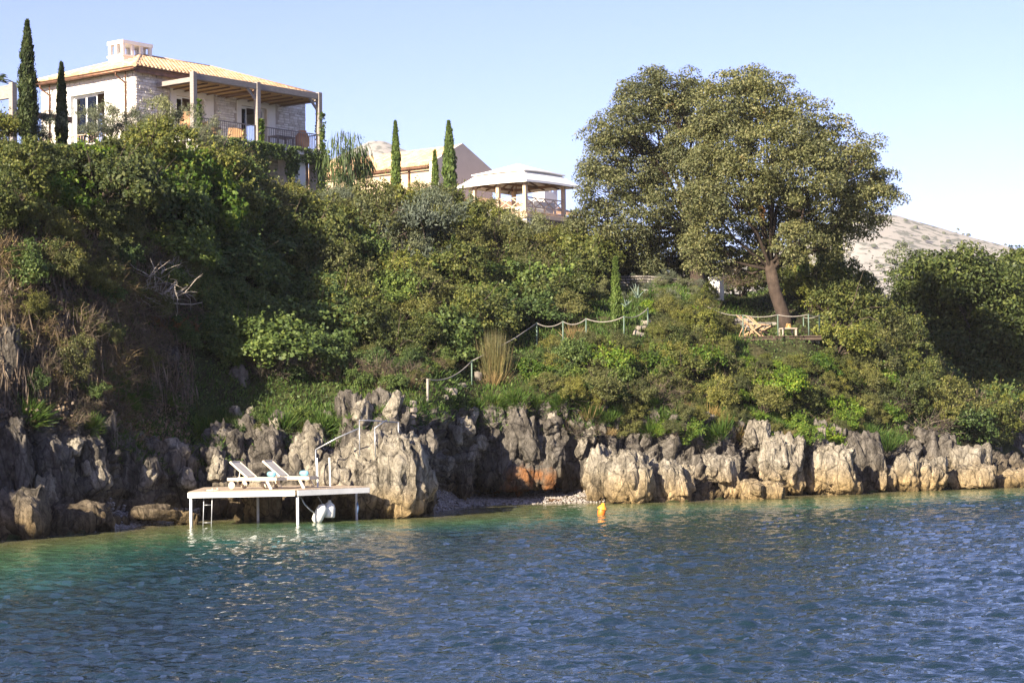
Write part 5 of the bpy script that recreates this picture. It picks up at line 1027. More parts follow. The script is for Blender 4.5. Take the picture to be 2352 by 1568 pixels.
roundtree('tamarisk_tree', [(2045, 615, 32), (2085, 595, 34), (2060, 650, 32), (2110, 610, 28)], 120, 'feathery pale tree against the dry hill', 640, SILVER, .14, 5, 80, .4, -.3, .8)
def pepper():
    root, rs = roundtree('pepper_tree', [(790, 330, 34), (820, 345, 28), (775, 370, 36), (810, 385, 34), (790, 415, 30), (835, 375, 20)], 108, 'drooping pepper tree at the corner of the balcony', 660, m_leaf('pepper_leaf', [(0.03, 0.055, 0.025), (0.055, 0.09, 0.035), (0.09, 0.12, 0.05)], .3), .10, 3, 30, .4, -.2, .8)
    n = 1500; idx = rs.randint(0, 6, n); bl = blobs_px([(790, 330, 36), (820, 350, 30), (775, 370, 38), (810, 385, 36), (790, 415, 32), (838, 375, 20)], 108, 660, .8)
    c = np.array([b[0] for b in bl])[idx]; r = np.array([b[1] for b in bl])[idx]; dr = sphere_pts(n, rs); base = c + dr * (r * (.4 + .85 * rs.rand(n)))[:, None] - np.array(root.location)
    tip = base + np.stack([dr[:, 0] * .12, dr[:, 1] * .12, -0.3 - .6 * rs.rand(n)], 1); Vq, Fq = blade_quads(base, tip, .05, rs); link('hanging_sprays', mesh_np('hanging_sprays', Vq, Fq, [c for c in root.children if c.name.startswith('crown')][0].data.materials[0]), root)
pepper()
# plants behind the oaks that close the view to the far hill
ROW = sorted(((1600, 655, 1.5, 106, 'green'), (1655, 660, 1.3, 107, 'silver'), (1700, 668, 1.6, 106, 'green'), (1745, 672, 1.4, 107, 'olive'), (1800, 672, 1.7, 106, 'green'), (1865, 672, 1.6, 107, 'olive'), (1930, 690, 1.6, 106, 'green'), (1550, 640, 1.3, 107, 'silver'), (1500, 635, 1.2, 106, 'green'), (1450, 628, 1.3, 107, 'silver'), (1400, 622, 1.4, 107, 'green')))
for i, (x, y, r, Y, k) in enumerate(ROW):
    plant(k, P(x, y + 12, Y), r, {'green': 'dark green', 'olive': 'olive brown', 'silver': 'silver grey'}[k] + ' bush, ' + ['first', 'second', 'third', 'fourth', 'fifth', 'sixth', 'seventh', 'eighth', 'ninth', 'tenth', 'last'][i] + ' from the left in the row behind the oaks', None, 1.1)
# individual plants one can pick out
def at(x, y): p, n = hit(x, y); return p
def big(kind, x, y, r, label, Y=None, h=1.0, z=None):
    p = P(x, y, Y) if Y else at(x, y); return plant(kind, p, r, label, None, h)
for x, y, r, Y, lab in ((210, 318, 1.0, 97, 'grey olive bush left of the villa window'), (255, 318, 1.25, 97.5, 'grey olive bush hiding the villa corner foot'), (300, 322, 1.15, 97, 'grey olive bush in front of the corner drainpipe'), (352, 322, 1.45, 96, 'largest grey olive bush before the stone wall'),
                        (425, 330, 1.2, 96, 'grey-green bush below the balcony start'), (470, 352, 1.2, 95, 'wispy grey bush under the first pergola post'), (95, 330, 1.1, 93, 'grey-green bush between the two left cypresses'), (8, 330, 1.3, 92, 'dark bush at the left edge before the timber frame')):
    plant('silver' if x > 20 else 'green', P(x, y, Y), r, lab, None, 1.15)
big('silver', 945, 640, 2.2, 'big silvery olive tree bush in the middle of the slope', h=1.35)
big('silver', 905, 640, 1.3, 'smaller silvery bush left of the big silvery bush')
b_ = big('broom', 1135, 868, .72, 'tall straw-coloured broom bush beside the rope path', h=3.2)
big('straw', 1130, 882, 1.0, 'withered straw tuft hanging below the broom bush', h=.8)
big('straw', 1320, 778, .8, 'dry pale stalks sticking up by the rope posts', h=1.1)
big('bleached', 335, 690, 1.7, 'bleached leafless brush sticking out of the left cliff', h=.8)
big('bleached', 375, 640, 1.0, 'smaller bleached twigs above the leafless brush')
big('withered', 375, 770, 0.9, 'rust-coloured withered shrub on the left cliff')
big('withered', 420, 760, 0.6, 'small rusty withered shrub beside the ivy')
for x, y, r in ((1620, 985, .8), (1700, 965, .8), (1990, 985, .8)):
    pass
big('straw', 1350, 960, .9, 'pale dry grass drooping over the mid cliff', h=.9); big('straw', 1300, 985, .8, 'grey dead grass hanging on the mid cliff', h=.7)
big('dead', 1335, 1000, .8, 'dead grey brush clinging to the mid cliff')
big('dead', 1700, 650, 1.1, 'leafless brown twigs under the great oak', Y=95.5, h=.9)
big('straw', 1455, 915, .5, 'thin dry stalks on the cliff edge', h=1.2); big('straw', 2070, 960, .6, 'bent straw stalks on the bank near the point', h=1.1)
print('PLANTED', PLANTED)
# ------------------------------------------------------------------ bathing platform
PLAT = m_plain('platform_paint', (0.72, 0.71, 0.68), .55, var=.08, scale=2); GALV = m_plain('galvanised_steel', (0.42, 0.43, 0.45), .45, .6, .15)
BOARD = m_wood('deck_board', (0.30, 0.23, 0.17), (0.46, 0.37, 0.28), (12, 1, 1))
CREAM = m_plain('cream_wood', (0.66, 0.56, 0.42), .55, var=.08); SLING = m_plain('grey_sling', (0.44, 0.41, 0.37), .9, var=.06); TOWEL = m_plain('blue_towel', (0.22, 0.50, 0.60), .95, var=.15, scale=12, bmp=.5)
ROPEM = m_plain('rope_fibre', (0.30, 0.27, 0.23), .95, var=.2, scale=20); RUBBER = m_plain('dark_rubber', (0.10, 0.07, 0.05), .8)
DZ = 1.07
plat = empty('bathing_platform', (-8, 66, 0)); tag(plat, 'white bathing platform on thin legs over the green shallows', 'platform'); PO = Vector((-8, 66, 0))
PA, PB, PC, PD, PE = [Vector(v) for v in ((-10.16, 64.0, 0), (-6.86, 64.65, 0), (-4.72, 66.6, 0), (-6.2, 69.0, 0), (-10.3, 68.2, 0))]
def edge(a, b, w=.08, h=.17, nm='edge_beam'): MB().bar(a - PO + Vector((0, 0, DZ - h / 2)), b - PO + Vector((0, 0, DZ - h / 2)), w, h).build(nm, PLAT, plat)
edge(PA, PB - Vector((.05, .01, 0))); edge(PB + Vector((.03, .03, 0)), PC); edge(PC, PD); edge(PE + Vector((.1, 0, 0)), PD - Vector((.1, 0, 0))); edge(PA + Vector((0, .06, 0)), PE)
poly = [(p.x, p.y) for p in (PA, PB, PC, PD, PE)]
dirb = (PB - PA).normalized(); nrm = Vector((-dirb.y, dirb.x, 0))
k = 0; s = 0.02
while s < 5.4:                                    # boards parallel to the front edge, clipped to the outline
    ts = []
    for q in (s, s + .13):
        xs = []
        for a, b in zip((PA, PB, PC, PD, PE), (PB, PC, PD, PE, PA)):
            da, db = (a - PA).dot(nrm) - q, (b - PA).dot(nrm) - q
            if (da < 0) != (db < 0): xs.append((a.lerp(b, da / (da - db)) - PA).dot(dirb))
        if len(xs) >= 2: ts.append((min(xs), max(xs), q))
    if len(ts) == 2:
        vs = [PA + dirb * t + nrm * q - PO + Vector((0, 0, z)) for z in (DZ + .003, DZ + .035) for (t, q) in ((ts[0][0], ts[0][2]), (ts[0][1], ts[0][2]), (ts[1][1], ts[1][2]), (ts[1][0], ts[1][2]))]
        MB().add(vs, [(3, 2, 1, 0), (4, 5, 6, 7), (0, 1, 5, 4), (1, 2, 6, 5), (2, 3, 7, 6), (3, 0, 4, 7)]).build('deck_board', BOARD, plat)
    s += .15
for x, y, z0 in ((-10.1, 64.06, -.3), (-6.84, 64.75, -1.4), (-8.4, 67.2, -.8), (-5.2, 67.6, -.5)): MB().tube([(x - PO.x, y - PO.y, z0), (x - PO.x, y - PO.y, DZ - .2)], .045, 10).build('leg', PLAT, plat)
for px_ in (730, 758.6):
    c = P(px_, 1123, 66.6); MB().bar((c.x - PO.x, c.y - PO.y, DZ + .036), (c.x - PO.x - .02, c.y - PO.y, DZ + .98), .05).build('mooring_post', PLAT, plat)
lad = empty('bathing_ladder', P(480, 1190, 64.35)); lad.location.z = 0; tag(lad, 'thin steel ladder hanging from the platform into the water', 'ladder')
for sx in (-.13, .13): MB().tube([(sx - .06, -.12, -.5), (sx, -.12, DZ + .02), (sx, .1, DZ + .05)], .014, 8).build('rail', GALV, lad)
for k in range(2): MB().tube([(-.17 + .012 * k, -.12, .12 + k * .55), (.1 + .012 * k, -.12, .12 + k * .55)], .011, 6).build('rung', GALV, lad)

def lounger(x, y, rz, label):
    r = empty('sun_lounger', (x, y, DZ + .036), rz); tag(r, label, 'sun lounger', None)     # local x: head to foot
    for sy in (-.31, .31): MB().box(0, 1.82, sy - .022, sy + .022, .27, .37).build('side_rail', CREAM, r, bevel=.008)
    for x_ in (.03, 1.76): MB().box(x_, x_ + .05, -.287, .287, .28, .36).build('cross_bar', CREAM, r)
    a = math.radians(38); hx, hz = .72, .375; L = .82; tx, tz = hx - L * math.cos(a), hz + L * math.sin(a)
    bk = MB(); bk.bar((hx, -.27, hz), (tx, -.27, tz), .04, .06); bk.bar((hx, .27, hz), (tx, .27, tz), .04, .06); bk.bar((tx + .02, -.25, tz), (tx + .02, .25, tz), .05, .04); b = bk.build('backrest', CREAM, r)
    MB().bar((hx - .03, 0, hz + .03), (tx + .04, 0, tz - .02), .49, .012, (0, 0, 1)).build('sling', SLING, b)
    MB().box(.76, 1.76, -.284, .284, .372, .384).build('seat', SLING, r)
    MB().bar((.36, -.2, .3), (.42, -.2, .62), .03).build('strut', CREAM, r); MB().bar((.36, .2, .3), (.42, .2, .62), .03).build('strut', CREAM, r)
    for sy in (-.375, .375):
        w = MB(); w.lathe([(.0, -.02), (.115, -.02), (.125, 0), (.115, .02), (.0, .02)], 18, Matrix.Translation((.2, sy, .125)) @ Matrix.Rotation(math.pi / 2, 4, 'X')); w.build('wheel', CREAM, r)
        MB().bar((1.46, sy * .8, .27), (1.62, sy * .8, 0.0), .05, .09).build('leg', CREAM, r)
    MB().bar((.2, -.35, .125), (.2, .35, .125), .03).build('axle', CREAM, r); MB().bar((.2, 0, .14), (.2, 0, .28), .05).build('axle_block', CREAM, r)
    return r
l1 = lounger(-9.02, 65.72, -.42, 'near left cream sun lounger with raised back on the platform'); l2 = lounger(-8.05, 66.35, -.42, 'far right cream sun lounger with raised back on the platform')
def towel(par, label):
    M_ = Matrix.Translation(par.location) @ Matrix.Rotation(par.rotation_euler.z, 4, 'Z'); m = MB(); prof_ = [(0.0, -.22), (.05, -.22), (.085, -.2), (.092, 0), (.085, .2), (.05, .22), (0.0, .22)]
    m.lathe(prof_, 14); o = m.build('rolled_towel', TOWEL, None, M_ @ Vector((1.45, 0, .474))); o.rotation_euler = (math.pi / 2, 0, par.rotation_euler.z + .9); tag(o, label, 'towel')
towel(l1, 'rolled blue towel on the foot of the near left lounger'); towel(l2, 'rolled blue towel on the foot of the far right lounger')
for i, px_ in enumerate((483, 495)):
    m = MB(); c = P(px_, 1127, 64.4); pts = [(math.cos(t) * .13, math.sin(t) * .05 * (1 + .3 * math.cos(t)), 0) for t in np.linspace(0, 6.283, 13)[:-1]]
    m.add([(*p[:2], z) for z in (0, .035) for p in pts], [tuple(range(11, -1, -1)), tuple(range(12, 24))] + [(k, (k + 1) % 12, 12 + (k + 1) % 12, 12 + k) for k in range(12)]); m.tube([(.05, -.05, .03), (.04, 0, .075), (.05, .05, .03)], .015, 6)
    o = m.build('sandal', CREAM, None, Vector((c.x, c.y + .12, DZ + .036))); o.rotation_euler = (0, 0, .2 + i * .5); tag(o, ['left one of the pale sandals at the platform edge', 'right one of the pale sandals at the platform edge'][i], 'sandal')
# fenders
FEND = m_plain('fender_vinyl', (0.74, 0.72, 0.66), .4, var=.12, scale=4)
def fender(x, y, Y, L, r, tilt, label, flat=False):
    c = P(x, y, Y); m = MB()
    if flat: m.lathe([(0, -L / 2), (r * .95, -L / 2), (r, -L / 2 + .06), (r, L * .1), (r * .8, L * .3), (r * .32, L * .44), (r * .22, L * .56), (0, L * .57)], 18)
    else: m.lathe([(0, -L / 2), (r * .5, -L * .46), (r * .9, -L * .36), (r, -L * .2), (r, L * .2), (r * .88, L * .36), (r * .5, L * .46), (r * .2, L * .52), (0, L * .53)], 18)
    o = m.build('boat_fender', FEND, None, c); o.rotation_euler = (0, tilt, 0); tag(o, label, 'fender'); return o
fender(734, 1180, 65.6, .66, .18, .45, 'long tilted white fender touching the water under the platform'); fender(756, 1169, 65.9, .52, .2, .06, 'bell-shaped white fender hanging beside the long one', True)
def ropeline(name, pts, r, label, mat=ROPEM, cat='rope'):
    c = Vector(pts[0]); o = MB().tube([Vector(p) - c for p in pts], r, 6).build(name, mat, None, c); return tag(o, label, cat)
def sagged(a, b, sag, n=10): a = Vector(a); b = Vector(b); return [a.lerp(b, t) - Vector((0, 0, sag * 4 * t * (1 - t))) for t in np.linspace(0, 1, n)]
ropeline('fender_rope', [P(768, 1134, 66), P(762, 1146, 65.9), P(757, 1153, 65.9)], .012, 'short rope from the platform to the bell-shaped fender'); ropeline('fender_rope', [P(729, 1137, 65.6), P(737, 1150, 65.6), P(744, 1165, 65.6)], .012, 'rope from the platform to the long tilted fender')
ropeline('mooring_line', [P(690, 1140, 65.2), P(700, 1158, 65.2), P(714, 1172, 65.3), P(726, 1180, 65.6)], .022, 'grey mooring line drooping under the platform corner', GALV); ropeline('hanging_line', [P(821, 1134, 66.5), P(821, 1155, 66.5)], .01, 'thin line hanging at the right end of the platform')
tag(MB().tube([(0, 0, .2), (0, 0, .15), (.02, 0, 0), (.0, 0, -.2)], [.01, .03, .04, .02], 8).build('line_weight', m_plain('navy_cloth', (0.05, 0.09, 0.18), .8), None, P(821, 1166, 66.5)), 'dark blue weight at the end of the thin hanging line', 'weight')
# orange buoy
bu = empty('buoy', P(1381, 1182, 68.4)); bu.location.z = 0.03; bu.rotation_euler = (0.08, .22, 0); tag(bu, 'small orange buoy floating off the pebble cove', 'buoy'); ORG = m_plain('orange_buoy', (0.85, 0.17, 0.02), .45, var=.06)
MB().lathe([(0, -.12), (.1, -.1), (.13, 0), (.13, .12), (.11, .16)], 16).build('body', ORG, bu); MB().lathe([(.17, .16), (.17, .19), (.07, .3), (.045, .36), (0, .37)], 16).build('cap', m_plain('amber_buoy', (0.90, 0.33, 0.03), .45), bu); MB().lathe([(0, .155), (.17, .158)], 16).build('collar', ORG, bu)

# ------------------------------------------------------------------ handrails up the rock
def pipe(name, pxs, r, label, mat=GALV, cat='handrail'):
    pts = [P(x, y, Y) for x, y, Y in pxs]; c = pts[0].copy(); rt = empty(name, c); tag(rt, label, cat); return rt, c
def handrail(label, segs, r=.022):
    rt, c = pipe('handrail', segs[0][1][:1], r, label)
    for nm, sg in segs: MB().tube([P(*s) - c for s in sg], r, 8).build(nm, GALV, rt)
handrail('steel handrail rising from the platform over the jagged rock', [('post', [(726, 1100, 67.5), (725, 1032, 67.5)]), ('rail', [(725, 1032, 67.5), (775, 1005, 67.6), (825, 983, 67.7)]), ('post', [(826, 1045, 67.7), (825.5, 965, 67.7)]), ('rail', [(825.5, 965, 67.7), (862, 966, 68.7), (915, 970, 70.2)])])
handrail('second steel handrail on top of the jagged rock', [('post', [(862.5, 1050, 67.9), (860.5, 983, 67.9)]), ('rail', [(860.5, 983, 67.9), (887, 964.5, 68.3)]), ('post', [(915.5, 1010, 69), (915, 969, 69)])])
handrail('blue-grey handrail curving up the rock steps', [('post', [(945, 1066, 74.0), (946, 1036, 74), (947, 982, 74.3)]), ('rail', [(947, 982, 74.3), (950, 968, 74.6), (960, 950, 75.2), (972, 938, 76), (983, 930, 76.6)])])
# ------------------------------------------------------------------ steps and rope fence
SLAB = m_piece('step_stone', [(0.20, 0.17, 0.14), (0.30, 0.26, 0.21)], .9, .3, 5, .6)
def slab(x0, y0, x1, y1, lab, d_=.45):
    p, n = hit((x0 + x1) / 2, y1)
    Y = p.y + .1; w = (x1 - x0) / pxm(Y); h = (y1 - y0) / pxm(Y); c = P((x0 + x1) / 2, (y0 + y1) / 2, Y); o = link('step_slab', rock_mesh('step_slab', w, d_, max(.12, h), int(x0), SLAB, 12, .9, .25, .1, 0.0, .3), None, c); tag(o, lab, 'step')
slab(1008, 909, 1036, 918, 'lowest pale stone step below the rope post'); slab(1016, 894, 1058, 909, 'widest pale stone step beside the rope post'); slab(1046, 881, 1073, 892, 'third stone step climbing towards the broom bush'); slab(1087, 858, 1112, 874, 'upper stone step left of the broom bush')
slab(1446, 762, 1490, 772, 'lowest stone step of the garden stair behind the young cypress'); slab(1456, 750, 1488, 758, 'middle stone step of the garden stair behind the young cypress'); slab(1462, 736, 1500, 748, 'top pale stone step of the garden stair behind the young cypress')
for k in range(6): slab(921 + k * 3, 992 - k * 14, 953 + k * 2, 1003 - k * 14, ['first', 'second', 'third', 'fourth', 'fifth', 'sixth'][k] + ' rough stone step counted up from the sea behind the jagged rock')
POSTG = m_plain('green_post', (0.12, 0.17, 0.13), .6, .2)
fp = [(982, 871, 930, 79.0), (1083.5, 829, 887, 82.3), (1233, 742, 796, 86.5), (1293, 738.5, 790, 87.0), (1346, 732, 786, 87.5), (1433, 727, 778, 88.6), (1488, 708, 757, 91)]
fr = empty('rope_fence', P(*fp[0][:1], fp[0][2], fp[0][3])); tag(fr, 'rope fence on thin green posts climbing along the slope path', 'fence'); fo = Vector(fr.location)
tops = []
for i, (x, y0, y1, Y) in enumerate(fp):
    g_, _n = hit(x, y1); Y = min(Y, g_.y + .15)
    t = P(x, y0, Y); b = P(x, y1, Y); MB().tube([b - Vector((0, 0, .3)) - fo, t + Vector((0, 0, .03)) - fo], .03 if i else .045, 8).build('post', POSTG if i else ROPEM, fr); tops.append(t)
for i, (a, b) in enumerate(zip(tops, tops[1:])):
    if i == 1: mid = [a - fo] + [P(1135, 803, a.lerp(b, .4).y) - fo, P(1185, 775, a.lerp(b, .68).y) - fo, b - fo]; MB().tube(mid, .022, 6).build('rope', ROPEM, fr)
    else: MB().tube([p - fo for p in sagged(a, b, .18 if i != 0 else .28)], .022, 6).build('rope', ROPEM, fr)
# ------------------------------------------------------------------ sun deck under the great oak
TZ = P(1790, 772, 92.3).z
dk = empty('tree_deck', P(1790, 772, 92.3)); tag(dk, 'small wooden sun deck under the great oak', 'deck'); do = Vector(dk.location)
xa, xb = P(1700, 772, 92).x, P(1886, 775, 92).x
n = 22; DECKW = m_wood('dark_deck_wood', (0.05, 0.035, 0.025), (0.11, 0.08, 0.06))
for k in range(n):
    x = xa + (xb - xa) * k / n; w = (xb - xa) / n - .012; MB().box(x - do.x, x + w - do.x, -.5, 3.1, -.05, 0).build('plank', DECKW, dk)
MB().box(xa - do.x, xb - do.x, -.44, -.34, -.2, -.054).build('joist', DECKW, dk); MB().box(xa - do.x, xb - do.x, 2.2, 2.3, -.2, -.054).build('joist', DECKW, dk)
dp = [(1707, 91.9), (1787, 91.9), (1857.5, 91.9), (1882, 92.8), (1846, 94.6)]
df = empty('deck_rope_rail', do); tag(df, 'rope rail on green posts around the sun deck', 'fence'); tp = []
for x, Y in dp:
    c = P(x, 760, Y); c.z = TZ; MB().tube([c - Vector((0, 0, .12 if Y < 93.5 else 0)) - do, c + Vector((0, 0, .96)) - do], .028, 8).build('post', POSTG, df); tp.append(c + Vector((0, 0, .95)))
tp = [P(1612, 696, 91.5)] + tp
for i, (a, b) in enumerate(zip(tp, tp[1:])): MB().tube([p - do for p in sagged(a, b, .18 if i == 0 else .09)], .02, 6).build('rope', ROPEM, df)
TEAK = m_wood('teak', (0.26, 0.16, 0.09), (0.40, 0.27, 0.16)); CLOTH = m_plain('grey_blue_cloth', (0.30, 0.31, 0.35), .9, var=.05)
def deckchair(c, rz, label):
    r = empty('deck_chair', c, rz); tag(r, label, 'deck chair')
    for s in (-.28, .28):
        MB().bar((-.62, s, 1.0), (.48, s, .02), .035, .06).build('back_rail', TEAK, r); MB().bar((.52, s * .88, .5), (-.42, s * .88, .02), .035, .055).build('seat_rail', TEAK, r); MB().bar((-.3, s * 1.14, .62), (.3, s * 1.14, .56), .05, .03).build('armrest', TEAK, r)
        MB().bar((-.24, s * 1.08, .6), (-.5, s * 1.08, .03), .03, .04).build('strut', TEAK, r)
    for x, z in ((-.62, 1.0), (.5, .5), (-.4, .03)): MB().bar((x, -.26, z), (x, .26, z), .035).build('cross_bar', TEAK, r)
    m = MB(); pts = [(-.61, 1.0), (-.42, .78), (-.2, .52), (.0, .38), (.2, .36), (.38, .42), (.5, .5)]; vs = [(x, s, z) for x, z in pts for s in (-.23, .23)]
    m.add(vs, [(2 * i, 2 * i + 1, 2 * i + 3, 2 * i + 2) for i in range(len(pts) - 1)], True); o = m.build('sling', CLOTH, r); sm = o.modifiers.new('s', 'SOLIDIFY'); sm.thickness = .008
c = P(1726, 770, 92.6); deckchair((c.x, c.y, TZ), -.35, 'left wooden deck chair with grey cloth on the tree deck'); c = P(1748, 770, 93.3); deckchair((c.x, c.y, TZ), -.35, 'right wooden deck chair with grey cloth on the tree deck')
c = P(1809, 771, 92.7); st = empty('side_table', (c.x, c.y, TZ), .25); tag(st, 'low weathered wooden table on the tree deck by the oak trunk', 'table'); GW = m_wood('grey_wood', (0.34, 0.27, 0.21), (0.50, 0.42, 0.34))
MB().box(-.36, .36, -.28, .28, .33, .38).build('tabletop', GW, st)
for sx in (-.31, .31):
    for sy in (-.23, .23): MB().box(sx - .035, sx + .035, sy - .035, sy + .035, 0, .328).build('leg', GW, st)
bb = link('cloth_bundle', rock_mesh('cloth_bundle', .4, .3, .16, 77, m_plain('tan_cloth', (0.62, 0.36, 0.13), .9, var=.2, scale=12), 12, .3, .5, .2, 0.0, .3), None, (c.x + .02, c.y, TZ + .46)); tag(bb, 'crumpled tan cloth lying on the low table', 'cloth')
# dry-stone walls
def drystone(name, pxs, h, label, seed, thick=.35, budget=150, s=(.16, .34), sh=(.1, .2), mat=None):
    """wall following picture points on the ground (column, row of its foot, depth)"""
    pts = [P(*p) for p in pxs]; o0 = pts[0].copy(); r = empty(name, o0); tag(r, label, 'wall'); rs = random.Random(seed); core = MB(); mt = mat or STONE
    L = [0]
    for a, b in zip(pts, pts[1:]): L.append(L[-1] + (b - a).length)
    def atl(t):
        i = max(k for k in range(len(L) - 1) if L[k] <= t + 1e-6); u = (t - L[i]) / (L[i + 1] - L[i]); return pts[i].lerp(pts[i + 1], u), (pts[i + 1] - pts[i]).normalized()
    N_ = 24
    for k in range(N_):
        a, d1 = atl(L[-1] * k / N_); b, d2 = atl(L[-1] * (k + 1) / N_); hh_ = h(k / N_) if callable(h) else h; core.bar(a - o0 + Vector((0, thick * .5, hh_ / 2 - .25)), b - o0 + Vector((0, thick * .5, hh_ / 2 - .25)), thick * .8, hh_ + .42)
    core.build('wall_core', M_ground, r); cnt = 0; rest = MB(); z = -.25
    while True:
        t = rs.uniform(0, .1); hz = rs.uniform(*sh); any_ = False
        while t < L[-1] - .05:
            w = rs.uniform(*s); p, d1 = atl(min(t + w / 2, L[-1] - .001)); hh_ = h(t / L[-1]) if callable(h) else h
            if z < hh_:
                any_ = True; M_ = Matrix.Translation(p - o0 + Vector((0, 0, z + hz / 2))) @ Matrix.Rotation(math.atan2(d1.y, d1.x) + rs.uniform(-.1, .1), 4, 'Z'); a = MB(); dp_ = rs.uniform(0, .05); m_ = (rest if cnt >= budget else a); q = .02
                vs = [M_ @ Vector((sx * (w / 2 - .008 - (q if sy < 0 else 0)) + rs.uniform(-.015, .015), (sy < 0) * (-.02 - dp_) + (sy > 0) * .2, sz * (hz / 2 - .006 - (q if sy < 0 else 0)) + rs.uniform(-.012, .012))) for sz in (-1, 1) for sx, sy in ((-1, -1), (1, -1), (1, 1), (-1, 1))]
                m_.add(vs, [(3, 2, 1, 0), (4, 5, 6, 7), (0, 1, 5, 4), (1, 2, 6, 5), (2, 3, 7, 6), (3, 0, 4, 7)])
                if cnt < budget: a.build('stone', mt, r)
                cnt += 1
            t += w
        z += hz
        if not any_: break
    if rest.v: q = rest.build('stonework', mt, r); q['kind'] = 'stuff'
GREYST = m_piece('grey_field_stone', [(0.15, 0.135, 0.12), (0.24, 0.215, 0.19), (0.33, 0.30, 0.265)], .9, .25, 6, .5)
drystone('drystone_wall', [(1606, 772, 93.5), (1650, 771, 94.6), (1700, 770, 95.2), (1750, 770, 95.6), (1795, 770, 95.8)], lambda t: .42 + .38 * math.exp(-((t - .52) / .25) ** 2), 'rough drystone wall behind the deck chairs', 3, mat=GREYST)
drystone('retaining_wall', [(1712, 798, 92.2), (1780, 800, 92.0), (1850, 800, 92.1), (1880, 799, 92.6)], .35, 'low pale stone retaining wall under the sun deck', 4, mat=m_piece('pale_stone', [(0.5, 0.45, 0.36), (0.66, 0.6, 0.5)], .9, .2, 6, .4))
drystone('terrace_wall', [(1424, 656, 100), (1480, 654, 100.4), (1540, 658, 101), (1586, 668, 101.5)], .42, 'curved grey garden terrace wall under the oaks', 5, mat=GREYST)
drystone('terrace_kerb', [(1462, 672, 98), (1530, 674, 98.4), (1600, 682, 99)], .14, 'low stone kerb below the curved terrace wall', 6, budget=60, mat=GREYST)
pl = empty('garden_pillar', P(1646, 676, 99), RZ); tag(pl, 'short sunlit white pillar at the end of the garden terrace', 'pillar'); MB().box(-.18, .18, -.3, .3, -.3, .78).build('shaft', PLASTER, pl); MB().box(-.21, .21, -.33, .33, .783, .85).build('coping', PLASTER, pl)
AG = m_leaf('agave_leaf', [(0.16, 0.22, 0.19), (0.22, 0.29, 0.25)], .1, .1)
def agave(x, y, Y, s, label):
    rs = R_(int(x)); c = P(x, y, Y); r = empty('agave', c); tag(r, label, 'plant')
    for k in range(11):
        a = k * 2.4; e = .5 + .9 * rs.rand(); d = Vector((math.cos(a) * math.cos(e), math.sin(a) * math.cos(e), math.sin(e))); sd_ = Vector((-math.sin(a), math.cos(a), 0)); L_ = s * (.7 + .4 * rs.rand()); m = MB()
        pts = [(0, .05), (.35, .075), (.7, .05), (1, .003)]; vs = []
        for t, w in pts: q = d * L_ * t + Vector((0, 0, -.12 * t * t)); vs += [q - sd_ * w * s, q + sd_ * w * s, q + Vector((0, 0, -.03))]
        m.add(vs, [(3 * i + j, 3 * i + (j + 1) % 3, 3 * i + 3 + (j + 1) % 3, 3 * i + 3 + j) for i in range(3) for j in range(3)], True).build('leaf', AG, r)
agave(1465, 690, 97, .95, 'blue-grey agave in front of the terrace wall'); agave(1438, 705, 94, .6, 'small agave right behind the young cypress'); agave(1350, 668, 99, .8, 'blue-grey agave at the left end of the terrace')
# ------------------------------------------------------------------ ivy on the balcony, hanging roots, palm, flowers
def ivy_on(name, boxes, n, label, seed, mat=None):
    rs = R_(seed); C = []; Nn = []
    for (x0, x1, y0, y1, z0, z1), wgt in boxes:
        m_ = int(n * wgt); p = rs.rand(m_, 3) * np.array([x1 - x0, y1 - y0, z1 - z0]) + np.array([x0, y0, z0]); keep = fbm(p * 1.3, 3, seed) + .35 > rs.rand(m_) * .5; C.append(p[keep]); Nn.append(np.tile([-.3, -1, .2], (keep.sum(), 1)))
    C = np.concatenate(C); Nn = np.concatenate(Nn); Vq, Fq = leaf_quads(C, Nn, .14, .85, rs, .05, .4); o = link(name, mesh_np(name, Vq, Fq, mat or IVY)); o.matrix_world = VM; return tag(o, label, 'ivy')
S = FZ
ivy_on('balcony_ivy', [((1.5, 11.6, -Q - .42, -Q - .2, S - .55, S + .06), .38), ((3.8, 5.2, -Q - .5, -Q - .2, S - 1.5, S - .3), .1), ((10.9, 11.6, -Q - .3, -.5, S - .6, S + .1), .1), ((7.0, 11.2, -Q - .45, -Q - .22, S - .8, S - .3), .1)], 9000, 'ivy curtain hanging from the edge of the balcony', 21)
ivy_on('pier_ivy', [((5.7, 6.8, -Q - .35, -Q - .1, 13.8, S - .2), 1)], 3200, 'ivy column on the pier below the middle pergola post', 22); ivy_on('pier_ivy', [((8.15, 9.1, -Q - .35, -Q - .1, 13.8, S - .2), 1)], 2800, 'ivy column on the pier left of the white pier', 23); ivy_on('pier_ivy', [((10.6, 11.5, -Q - .4, -Q + .3, 13.8, S - .2), 1)], 3200, 'ivy column on the pier below the last pergola post', 24)
ivy_on('post_creeper', [((1.55, 1.85, -Q - .25, -Q - .05, S, S + 1.9), 1)], 700, 'yellowing creeper on the first pergola post', 25, LIME); ivy_on('post_creeper', [((6.15, 6.5, -Q - .25, -Q - .05, S, S + 1.3), 1)], 700, 'yellowing creeper on the middle pergola post', 26, LIME); ivy_on('post_creeper', [((10.9, 11.3, -Q - .3, -Q + .2, S, S + 2.2), 1)], 1100, 'dark creeper on the last pergola post', 27)
def root(pxs, r, label):
    p0, _ = hit(*pxs[0]); Y = p0.y - .9; o = P(*pxs[0], Y); e = empty('hanging_root', o); tag(e, label, 'root'); pts = [P(x, y, Y + .35 * i / len(pxs)) - o for i, (x, y) in enumerate(pxs)]
    MB().tube(pts, [r * (1 - .6 * i / len(pts)) for i in range(len(pts))], 6).build('stem', PALETWIG, e); return e, o, Y
